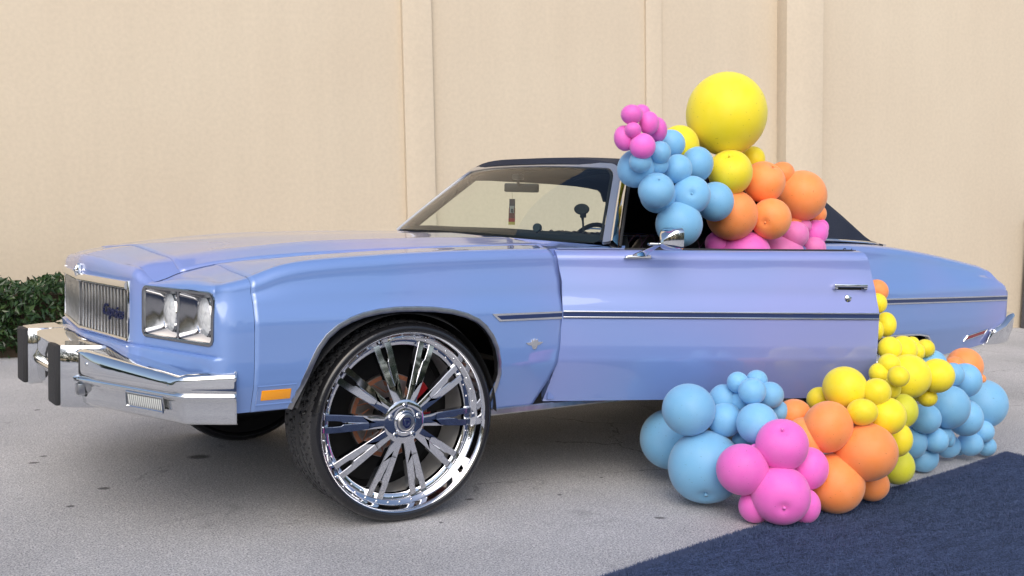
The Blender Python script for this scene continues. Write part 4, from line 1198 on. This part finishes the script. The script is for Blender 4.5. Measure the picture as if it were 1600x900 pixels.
def make_wheel():
    wh = empty('wheel', (0, 0, 0))
    V, F, ns = tyre_mesh()
    ty = mesh_obj('tyre', V, F, [RUBBER, SIDEWALL], wh, angle=40)
    for p in ty.data.polygons:
        c = p.center; 
        if sqrt(c.x*c.x+c.z*c.z) < .3905: p.material_index = 1
    rm = MB()
    rm.lathe([(.338, .030), (.343, .008), (.349, -.004), (.353, -.007), (.356, -.003), (.356, .006)], 96)           # outer lip
    rm.lathe([(.338, .030), (.332, .040), (.320, .046), (.3165, .05), (.316, .058), (.300, .060), (.296, .064), (.295, .085)], 96)
    for k in range(40):
        a = 2*pi*k/40
        rm.lathe([(.0048, 0), (.0042, -.003), (.002, -.005), (0, -.0055)], 8, Matrix.Translation((.325*cos(a), .045, .325*sin(a))))
        a += pi/40
        rm.lathe([(.0042, 0), (.0036, -.003), (.002, -.0045), (0, -.005)], 8, Matrix.Translation((.308*cos(a), .060, .308*sin(a))))
    rm.build('rim', WCHROME, wh, angle=40)
    br = MB(); br.lathe([(.295, .085), (.300, .12), (.315, .26), (.33, .275), (.345, .28)], 72); br.build('rim_barrel', BARREL, wh)
    sb_ = MB()
    def yof(r): return lerp(.017, .050, (max(0, r-.05)/.28)**1.25)
    quads = []
    stations = [(.070, .0215), (.095, .0225), (.12, .024), (.145, .026), (.175, .028)]
    V2 = []
    def q4(a, b, c, d): quads.append((a, b, c, d))
    for (r0, w0), (r1, w1) in zip(stations, stations[1:]):
        q4((r0, -w0), (r1, -w1), (r1, 0), (r0, 0)); q4((r0, 0), (r1, 0), (r1, w1), (r0, w0))
    pr = [(.175, .028, .0), (.215, .031, .0016), (.245, .033, .0025), (.255, .034, .009), (.285, .0355, .011), (.318, .037, .011)]
    for (r0, w0, g0), (r1, w1, g1) in zip(pr, pr[1:]):
        q4((r0, -w0), (r1, -w1), (r1, -g1), (r0, -g0)); q4((r0, g0), (r1, g1), (r1, w1), (r0, w0))
    bm = bmesh.new(); vd = {}
    def gv(p):
        k = (round(p[0], 5), round(p[1], 5))
        if k not in vd: vd[k] = bm.verts.new((p[0], yof(p[0])-(.003 if abs(p[1]) < .001 and p[0] < .18 else 0), p[1]))
        return vd[k]
    fs_ = []
    for q in quads:
        vv = [gv(p) for p in q]; u = []
        for v_ in vv:
            if v_ not in u: u.append(v_)
        if len(u) > 2: fs_.append(bm.faces.new(u))
    ex = bmesh.ops.extrude_face_region(bm, geom=bm.faces[:])
    for v_ in [e for e in ex['geom'] if isinstance(e, bmesh.types.BMVert)]:
        v_.co.y += .026; v_.co.z *= 1.12
    bmesh.ops.recalc_face_normals(bm, faces=bm.faces)
    ed = [e for e in bm.edges if e.is_manifold and e.calc_face_angle(0) > radians(50)]
    bmesh.ops.bevel(bm, geom=ed, offset=.0022, segments=2, affect='EDGES', clamp_overlap=True)
    me0 = None
    for k in range(10):
        if k == 0: s0 = bm_obj('spoke', bm, WCHROME, wh, angle=30); me0 = s0.data
        else: s0 = s0.copy(); COL.objects.link(s0); s0.parent = wh
        s0.rotation_euler = (0, -2*pi*(k/10)-radians(-2), 0)
    hub = MB(); hub.lathe([(.0, .004), (.040, .004), (.045, .008), (.047, .012), (.060, .014), (.076, .013), (.086, .017), (.090, .028), (.084, .05), (.0, .06)], 48)
    hub.build('hub', WCHROME, wh, angle=30)
    cap = MB(); cap.lathe([(.0, -.006), (.030, -.005), (.034, -.002), (.036, .008)], 40); co = cap.build('centre_cap', BRUSH, wh)
    lg = MB()
    sh_ = [(x*1.1, z*1.1) for x, z in ((-.014, .018), (.010, .018), (.016, .008), (.016, -.006), (.008, -.018), (-.004, -.021), (-.016, -.008), (-.018, .008))]
    lg.prism(sh_, -.002, Matrix.Translation((0, -.0055, 0)))
    lo = lg.build('cap_shield', SCRIPT, wh)
    tb = text_bm('D', .038, .0012, .0012, 0)
    place(tb, frame((.001, -.0085, -.001), (1, 0, 0), (0, 0, 1)))
    bm_obj('cap_letter', tb, WCHROME, wh, False)
    ln = MB()
    for k in range(5):
        a = 2*pi*k/5+.3; T_ = Matrix.Translation((.064*cos(a), .012, .064*sin(a)))
        ln.lathe([(.0125, .004), (.0115, -.002), (.0085, .002), (.0085, .004)], 16, T_)
        ln.lathe([(.0082, .004), (.0082, -.006), (.006, -.009), (0, -.0095)], 6, T_)
    ln.build('lug_nuts', WCHROME, wh, angle=30)
    dc = MB(); dc.lathe([(.075, .15), (.168, .15), (.170, .152), (.170, .172), (.075, .172)], 64); dco = dc.build('brake_disc', DISC, wh)
    d2 = MB(); d2.lathe([(.150, .1492), (.166, .1492)], 64)
    for k in range(18):
        a = 2*pi*k/18; d2.tube([(.095*cos(a), .1488, .095*sin(a)), (.148*cos(a+.35), .1488, .148*sin(a+.35))], .0025, 4)
    d2.build('disc_band', RUST, wh)
    ct_ = MB(); ct_.lathe([(.0, .10), (.055, .10), (.06, .11), (.062, .16)], 24); ct_.tube([(0, .17, 0), (0, .35, 0)], .05, 10); ct_.lathe([(.0, .255), (.285, .255), (.292, .27), (.347, .288), (.349, .280)], 48); ct_.build('hub_carrier_shade_disc', BLACK, wh)  # hub carrier, plus a wide black disc put in as shade behind the rim
    cp = MB()
    cp.lathe([(.105, .12), (.105, .20), (.185, .20), (.19, .19), (.19, .13), (.18, .12), (.105, .12)], 10, a0=radians(12), a1=radians(52)); cp.build('brake_caliper', CALIPER, wh)
    return wh
w0 = make_wheel()
def copy_tree(o, parent):
    c = o.copy(); COL.objects.link(c); c.parent = parent
    for ch in [q for q in bpy.data.objects if q.parent == o]:
        d_ = ch.copy(); COL.objects.link(d_); d_.parent = c
    return c
w0.parent = car; w0.location = (.02, -.95, .3945); w0.rotation_euler = (0, 0, radians(-3.5))
for (x, y, rz) in ((.02, .95, pi+radians(-3.5)), (3.10, -.90, 0), (3.10, .90, pi)):
    c = copy_tree(w0, car); c.location = (x, y, .3945); c.rotation_euler = (0, 0, rz)

# ================================================================ small things in the car
ph = empty('phone_holder', (1.15, -.635, 1.125)); tag(ph, 'black round suction phone holder on a stalk on the dashboard', 'phone holder')
b = MB(); b.tube([(0, 0, 0), (-.005, .004, .06), (-.008, .006, .085)], [.005, .005, .008], 8); b.build('stalk', BLACKR, ph)
b = MB(); b.lathe([(0, -.012), (.030, -.012), (.036, -.008), (.037, 0), (.030, .006), (0, .008)], 32, Matrix.Translation((-.01, .008, .115)) @ Matrix.Rotation(radians(-55), 4, 'Z') @ Matrix.Scale(.72, 4, (0, 0, 1)))
b.build('suction_pad', BLACKR, ph)
b = MB(); b.box((-.018, -.008, .075), (.006, .012, .10), bev=.003); b.build('clamp', BLACKR, ph)
gp_ = empty('dash_gauge', (1.02, -.44, 1.11)); tag(gp_, 'small round gauge pod standing on the dashboard behind the windscreen', 'gauge')
b = MB(); b.lathe([(0, -.01), (.018, -.01), (.021, -.004), (.021, .012), (.012, .018), (0, .02)], 24, Matrix.Translation((.0, 0, .036)) @ Matrix.Rotation(radians(-60), 4, 'Z')); b.build('gauge_body', simple('gauge_grey', (.06, .08, .09), .3), gp_)
b = MB(); b.tube([(0, 0, -.002), (0, 0, .02)], .006, 8); b.build('gauge_foot', BLACKR, gp_)
ft = empty('hanging_tag', (1.36, .237, 1.22)); tag(ft, 'small blue, red and yellow cloth tag hanging behind the windscreen', 'hanging tag')
ft.rotation_euler.z = radians(-36)
def tg(name, z0, z1, col, w_=.018, y=0): 
    o = MB().box((-w_, -.003+y, z0), (w_, .003+y, z1), bev=.001).build(name, simple(name+'_cloth', col, .7), ft)
tg('tag_top', .018, .068, (.12, .15, .24), .016); tg('tag_side', -.038, .018, (.30, .10, .12)); tg('tag_patch', -.01, .03, (.75, .77, .8), .012, -.004); tg('tag_figure', -.008, .014, (.07, .12, .18), .006, -.0065)
tg('tag_red', -.058, -.0381, (.55, .03, .05), .018); tg('tag_yellow', -.074, -.0581, (.75, .6, .12), .018)
MB().tube([(0, 0, .066), (-.004, .002, .13)], .001, 4).build('tag_string', BLACKR, ft)

# ================================================================ BALLOONS
def balloon_mesh(name, dimple):
    V = []; NR, NC = 30, 44
    for i in range(NR+1):
        t = pi*i/NR
        for j in range(NC):
            a = 2*pi*j/NC; z = cos(t); r = sin(t)
            if not dimple:
                k = max(0, (t-2.3)/(pi-2.3)); z -= .10*k*k*1.3; r *= 1+.03*sin(t*1.0)*0
                if i == NR: z -= .03
            else:
                k = max(0, (t-2.0)/(pi-2.0)); z += .13*k**1.5 + (.07*smooth((t-2.85)/.29))
            V.append((r*cos(a), r*sin(a), z))
    F = grid_faces(NR+1, NC, 0, None, True)
    # knot
    kn = MB(); kn.add(V, F)
    zb = V[-1][2]
    kn.tube([(0, 0, zb+.03), (0, 0, zb-.03), (.01, 0, zb-.05), (.02, 0, zb-.10)], [.03, .028, .04, .055], 10)
    kn.tube([(.0, 0, zb-.02), (.001, 0, zb-.028), (0, 0, zb-.045)], [.02, .05, .02], 10)
    bm = bmesh.new(); vs = [bm.verts.new(v) for v in kn.v]
    for f in kn.f:
        u = list(dict.fromkeys(f))
        if len(u) > 2:
            try: bm.faces.new([vs[q] for q in u])
            except ValueError: pass
    bmesh.ops.remove_doubles(bm, verts=bm.verts, dist=1e-5); bmesh.ops.recalc_face_normals(bm, faces=bm.faces)
    me = bpy.data.meshes.new(name); bm.to_mesh(me); bm.free(); me.shade_smooth(); return me
BM = {}
def bmesh_for(col, dim):
    if (col, dim) not in BM:
        me = balloon_mesh('balloon', dim); me.materials.append(BAL[col]); BM[(col, dim)] = me
    return BM[(col, dim)]
rb = random.Random(11)
def balloon(px, py, rx, ry, col, label, Y=None, Z=None, group=None, knot=None):
    if Y is not None:
        p, Z = at_y(px, py, Y)
    else: p = at_depth(px, py, Z)
    off = Vector((px-800, py-450, 0)).length/FPX
    g_ = 1.0 if ry > 50 else (1.045 if ry > 30 else 1.075)
    R = ry*Z/FPX*g_; RX_ = rx*Z/FPX*g_
    if Z and p.z < R*.97 and Y is None: p.z = R*.97
    o = bpy.data.objects.new('balloon', bmesh_for(col, knot is not None)); COL.objects.link(o)
    view = (p-CAMPOS).normalized()
    # local axes: x across the view, z = balloon axis
    if knot is not None: axis = (view + R3*knot[0]*-1 + U3*knot[1]*-1).normalized()      # pole (knot end at -z) faces the camera
    else:
        axis = (view*-1 + R3*rb.uniform(-.8, .8) + U3*rb.uniform(-.7, .7)).normalized()   # knot away from the camera
    xa = (R3 - axis*R3.dot(axis)).normalized(); ya2 = axis.cross(xa)
    M_ = Matrix((xa*RX_, ya2*R, axis*((R+RX_)/2*(1.0 if knot is not None else rb.uniform(1.0, 1.07))))).transposed().to_4x4(); M_.translation = p
    o.matrix_world = M_
    tag(o, label, 'balloon', group)
    return o
G1_ = 'balloons clustered in the open door window'; G2_ = 'balloons of the garland on the ground'
WIN = [  # px, py, rx, ry, colour, Y, label, knot
 (987, 179, 16, 14.5, 'pink', -.985, 'small pink balloon at the upper left tip of the window cluster'),
 (1002, 176, 13, 12, 'pink', -.945, 'tiny pink balloon peeking out behind the topmost pink ones'),
 (1014, 192.5, 14.5, 17, 'pink', -.985, 'upright oval pink balloon right of the uppermost left one'),
 (1026, 203, 15, 19, 'pink', -.945, 'pink balloon at the right edge of the topmost pink bunch'),
 (976, 216, 15, 19, 'pink', -.945, 'pink balloon at the far left edge of the topmost pink bunch'),
 (989, 203, 12, 11, 'pink', -1.0, 'smallest round pink balloon in the middle of the upper pink bunch'),
 (1004, 228.5, 19, 19, 'pink', -1.02, 'lowest and largest pink balloon of the bunch above the windscreen corner'),
 (1048, 225, 21, 21, 'blue', -.88, 'blue balloon right of the upper pink bunch, before the hidden yellow one'),
 (1061, 229, 30, 32, 'yellow', -.76, 'yellow balloon half hidden behind the blue ones, left of the giant yellow'),
 (1031, 238.5, 16, 17, 'blue', -.985, 'small blue balloon right beside the lowest upper pink balloon'),
 (1000.5, 253, 16.5, 16, 'blue', -.99, 'small blue balloon directly below the lowest upper pink balloon'),
 (1027, 258, 16.5, 15, 'blue', -.955, 'small blue balloon wedged between two others below the upper pink bunch'),
 (994, 263, 27, 28, 'blue', -.90, 'large blue balloon overlapping the navy top at the windscreen corner'),
 (1059, 264, 21, 21.5, 'blue', -.965, 'medium blue balloon in the centre of the window cluster'),
 (1089, 257, 23.5, 26, 'blue', -.90, 'blue balloon touching the giant yellow balloon from the lower left'),
 (1025.5, 297.5, 26.5, 26, 'blue', -1.0, 'round blue balloon over the dark cabin, second row from the mirror', (.2, .9)),
 (1028, 306, 26, 25, 'blue', -.93, 'blue balloon mostly hidden behind the left front blue one'),
 (1080, 304.5, 28, 28, 'blue', -1.01, 'pale blue balloon with its dented knot end facing out', (.02, .08)),
 (1117, 315, 27, 29, 'blue', -.95, 'blue balloon between the dented blue one and the orange ones'),
 (1061, 350.5, 35, 34.5, 'blue', -.99, 'large blue balloon hanging lowest, right behind the chrome door mirror'),
 (1135, 178, 62, 65, 'yellow', -.82, 'giant yellow balloon on top of the whole cluster'),
 (1141, 269, 33, 35, 'yellow', -.90, 'medium yellow balloon right under the giant yellow one', (-.1, 1.2)),
 (1176, 249, 18, 19, 'yellow', -.80, 'small yellow balloon peeking out under the giant yellow one on the right'),
 (1194, 284, 31, 32, 'orange', -.92, 'orange balloon next to the medium yellow one, highest of the large orange ones', (.9, 1.6)),
 (1222, 272, 18, 18, 'orange', -.84, 'orange balloon mostly hidden between two large orange ones at the top'),
 (1252, 306, 37.5, 38, 'orange', -.90, 'largest orange balloon at the right side of the window cluster'),
 (1274, 334, 16, 15, 'orange', -.84, 'orange balloon peeking out at the far right before the navy top'),
 (1143.5, 336, 38, 38, 'orange', -.89, 'large orange balloon behind the blue ones, left of the knotted orange one'),
 (1204.5, 342, 30, 31, 'orange', -.985, 'orange balloon with its knot facing out, above the pink ones', (-.4, -.25)),
 (1240, 347, 14, 12, 'orange', -.88, 'small patch of orange balloon above the dusty pink ones'),
 (1123, 381, 20, 19, 'pink', -.80, 'dark pink balloon at the left end of the row above the door'),
 (1164, 395, 38, 33, 'pink', -.89, 'wide smooth pink balloon resting on the top of the open door'),
 (1220, 392, 33, 22, 'dusty pink', -.90, 'wide wrinkled pink balloon behind the door top'),
 (1242, 367, 20, 20, 'dusty pink', -.94, 'wrinkled pink balloon in the middle of the dusty pink bunch'),
 (1253, 352, 14, 10.5, 'dusty pink', -.91, 'small flattened pink balloon topmost of the dusty pink bunch'),
 (1274, 364, 18, 19, 'pink', -.92, 'round pink balloon at the right, before the dark soft top'),
 (1284, 356, 10, 12, 'pink', -.89, 'sliver of pink balloon at the far right of the dusty pink bunch'),
 (1272, 388, 17, 17, 'dusty pink', -.95, 'lowest right pink balloon at the chrome edge of the rear quarter'),
]
for r in WIN:
    px, py, rx, ry, col, Y, lab = r[:7]; balloon(px, py, rx, ry, col, lab, Y=Y, group=G1_, knot=r[7] if len(r) > 7 else None)
GND = [
 (1047, 686, 45, 45, 'blue', 4.72, 'blue balloon at the far left end of the ground garland'),
 (1076, 640, 39, 39, 'blue', 4.33, 'large blue balloon standing highest at the left, before the door'),
 (1102, 730, 58, 58, 'blue', 4.36, 'biggest blue balloon at the lower left, on the asphalt', (.0, -1.2)),
 (1131, 625, 22, 23, 'blue', 4.42, 'blue balloon behind the bunch of small shiny blue ones'),
 (1133, 656, 25, 25, 'blue', 4.36, 'medium blue balloon right of the two large left blue ones'),
 (1152.8, 597.5, 15.5, 15.5, 'blue', 4.36, 'small shiny blue balloon at the upper left of the little bunch'),
 (1182.5, 594, 15.5, 14.5, 'blue', 4.39, 'small blue balloon topmost of the little bunch before the door'),
 (1175.3, 611.5, 20, 19.5, 'blue', 4.28, 'small shiny blue balloon in front centre of the little bunch'),
 (1203, 617.5, 20, 19.5, 'blue', 4.35, 'small shiny blue balloon at the right of the little bunch'),
 (1157, 627, 16, 16, 'blue', 4.38, 'small blue balloon squeezed below the little shiny bunch'),
 (1216, 643, 15, 16, 'blue', 4.40, 'small blue balloon touching the leftmost orange balloon'),
 (1183.5, 662, 31, 31, 'blue', 4.24, 'blue balloon directly above and left of the uppermost large pink one'),
 (1160, 689, 15, 13, 'blue', 4.40, 'shaded scrap of blue balloon below the medium blue ones'),
 (1222, 695, 39, 39, 'pink', 4.13, 'dusty speckled pink balloon on top of the ground pink cluster', (-.0, .95)),
 (1160, 733.5, 39, 38, 'pink', 4.13, 'pink balloon at the left of the ground pink cluster'),
 (1220, 773.7, 44, 44, 'pink', 4.10, 'frontmost and lowest pink balloon, its knot near the ground', (.12, -.5)),
 (1264, 732, 28, 32, 'pink', 4.20, 'pink balloon at the right of the ground pink cluster by the orange one'),
 (1180, 791, 24, 24, 'pink', 4.15, 'pink balloon peeking out at the lower left under the front pink one'),
 (1257, 792, 23, 26, 'pink', 4.17, 'pink balloon peeking out at the lower right under the front pink one'),
 (1180, 701, 8, 7, 'pink', 4.18, 'tiny scrap of pink balloon between two large pink ones'),
 (1241, 648, 25, 23, 'orange', 4.42, 'leftmost orange balloon of the garland, below the door edge'),
 (1293, 667, 36, 39, 'orange', 4.28, 'tall orange balloon under the large round yellow one'),
 (1257, 686, 30, 33, 'orange', 4.30, 'dark orange balloon right behind the uppermost large pink one'),
 (1352, 706, 47, 44, 'orange', 4.30, 'largest orange balloon at the right of the orange group'),
 (1304, 755, 44, 45, 'orange', 4.30, 'lowest large orange balloon beside the carpet edge'),
 (1362, 757, 25, 24, 'orange', 4.44, 'orange balloon peeking out under the largest orange one'),
 (1281, 624, 19, 18, 'yellow', 4.50, 'pale yellow balloon half hidden left of the large round yellow one'),
 (1320, 606, 32, 32, 'yellow', 4.38, 'large round yellow balloon before the lower rear corner of the door'),
 (1369.5, 612.5, 20.5, 20, 'yellow', 4.33, 'medium yellow balloon right of the large round yellow one'),
 (1347, 644, 22.5, 19, 'yellow', 4.26, 'small oval yellow balloon above the largest orange one'),
 (1385, 650, 28, 27.5, 'yellow', 4.34, 'yellow balloon right behind the small oval yellow one'),
 (1410, 642, 22, 25, 'lime', 4.52, 'greenish yellow balloon in shade beside the blue ones'),
 (1400, 686, 22, 26, 'yellow', 4.50, 'yellow balloon squeezed between the largest orange and the blue ones'),
 (1401, 728, 25.5, 27, 'lime', 4.66, 'lowest yellow balloon, touching the asphalt by the carpet'),
 (1420, 588, 32, 33, 'yellow', 4.62, 'largest yellow balloon of the column beside the door edge'),
 (1404, 588, 15.5, 15, 'yellow', 4.42, 'small yellow balloon sitting on the front of the largest column one'),
 (1374, 583, 15, 15, 'yellow', 4.58, 'small yellow balloon touching the lower rear door edge'),
 (1389, 569, 16, 15.5, 'yellow', 4.58, 'small yellow balloon above left of the largest column one'),
 (1390, 544.5, 17, 17.5, 'yellow', 4.70, 'round yellow balloon at the door edge, above the small column ones'),
 (1411, 547, 20, 21, 'yellow', 4.78, 'yellow balloon high in the column before the rear wheel opening'),
 (1425, 537, 10.5, 10.5, 'yellow', 4.90, 'tiny yellow balloon at the chrome lip of the rear wheel opening'),
 (1431, 550, 12, 14, 'yellow', 4.86, 'small yellow balloon between two others under the rear wheel opening'),
 (1445.5, 544.5, 13.5, 13.5, 'yellow', 4.96, 'small yellow balloon at the upper right of the yellow column'),
 (1384, 507, 14, 18.5, 'yellow', 4.92, 'tall yellow balloon beside the door edge below the trim strip'),
 (1372, 517, 8, 14, 'yellow', 4.86, 'narrow slice of yellow balloon along the door edge'),
 (1370, 455, 16.5, 17, 'orange', 5.05, 'orange balloon peeking out from behind the top rear of the door'),
 (1371, 474, 13.5, 15, 'yellow', 4.98, 'yellow balloon peeking from behind the door under the orange slice'),
 (1392, 607, 14, 15, 'yellow', 4.50, 'small yellow balloon between the medium one and the largest column one'),
 (1464, 587, 24.5, 25, 'yellow', 4.64, 'round bright yellow balloon resting among the blue ones'),
 (1449, 621, 14, 13.5, 'yellow', 4.68, 'small yellow balloon under the bright round one among the blue'),
 (1437, 608, 17, 18, 'yellow', 4.76, 'shaded yellow balloon behind the small one among the blue'),
 (1454, 570, 23, 22, 'blue', 5.00, 'blue balloon behind the top of the bright round yellow one'),
 (1489, 585, 16, 17, 'blue', 5.04, 'small blue balloon right of the bright round yellow one'),
 (1508, 594, 23, 25, 'blue', 5.15, 'blue balloon below the orange ones at the far right'),
 (1536, 631, 35, 36, 'blue', 5.45, 'large blue balloon at the far right end of the garland'),
 (1483, 636, 30, 33, 'blue', 5.02, 'large blue balloon in the centre of the right blue group'),
 (1508, 652.5, 25, 27, 'blue', 5.18, 'blue balloon between the large central one and the far right one'),
 (1446, 654, 22, 22, 'blue', 4.92, 'blue balloon below the small yellow one, next to the lime one'),
 (1426, 691, 20, 24, 'blue', 4.98, 'blue balloon next to the squeezed yellow one near the ground'),
 (1442, 714.5, 22, 21.5, 'blue', 5.06, 'lowest left balloon of the right blue group, on the asphalt'),
 (1462, 688, 18, 18.5, 'blue', 4.98, 'small round blue balloon in front of the low blue ones'),
 (1473, 678, 13.5, 14, 'blue', 5.06, 'small blue balloon just behind the small round front one'),
 (1482, 684, 9, 14, 'blue', 5.12, 'narrow slice of blue balloon behind the small front ones'),
 (1481, 697, 18, 17, 'blue', 5.30, 'shaded blue balloon low behind the small round front one'),
 (1515.5, 693.5, 18.5, 17.5, 'blue', 5.32, 'small blue balloon near the ground by the carpet corner'),
 (1535, 674, 16.5, 16.5, 'blue', 5.36, 'small blue balloon below the far right large one'),
 (1541, 697, 14, 14.5, 'blue', 5.42, 'smallest low blue balloon at the far right above the carpet corner'),
 (1498, 701, 9, 10, 'blue', 5.38, 'dark scrap of blue balloon between low blue ones on the ground'),
 (1507, 572, 26, 26.5, 'orange', 5.45, 'large orange balloon at the back right, under the rear bumper'),
 (1491, 572, 15, 14, 'orange', 5.34, 'small pale orange balloon in front of the large back one'),
 (1533, 592, 7, 7, 'orange', 5.42, 'tiny scrap of orange balloon above the far right blue one'),
]
for r in GND:
    px, py, rx, ry, col, Z, lab = r[:7]; balloon(px, py, rx, ry, col, lab, Z=Z, group=G2_, knot=r[7] if len(r) > 7 else None)
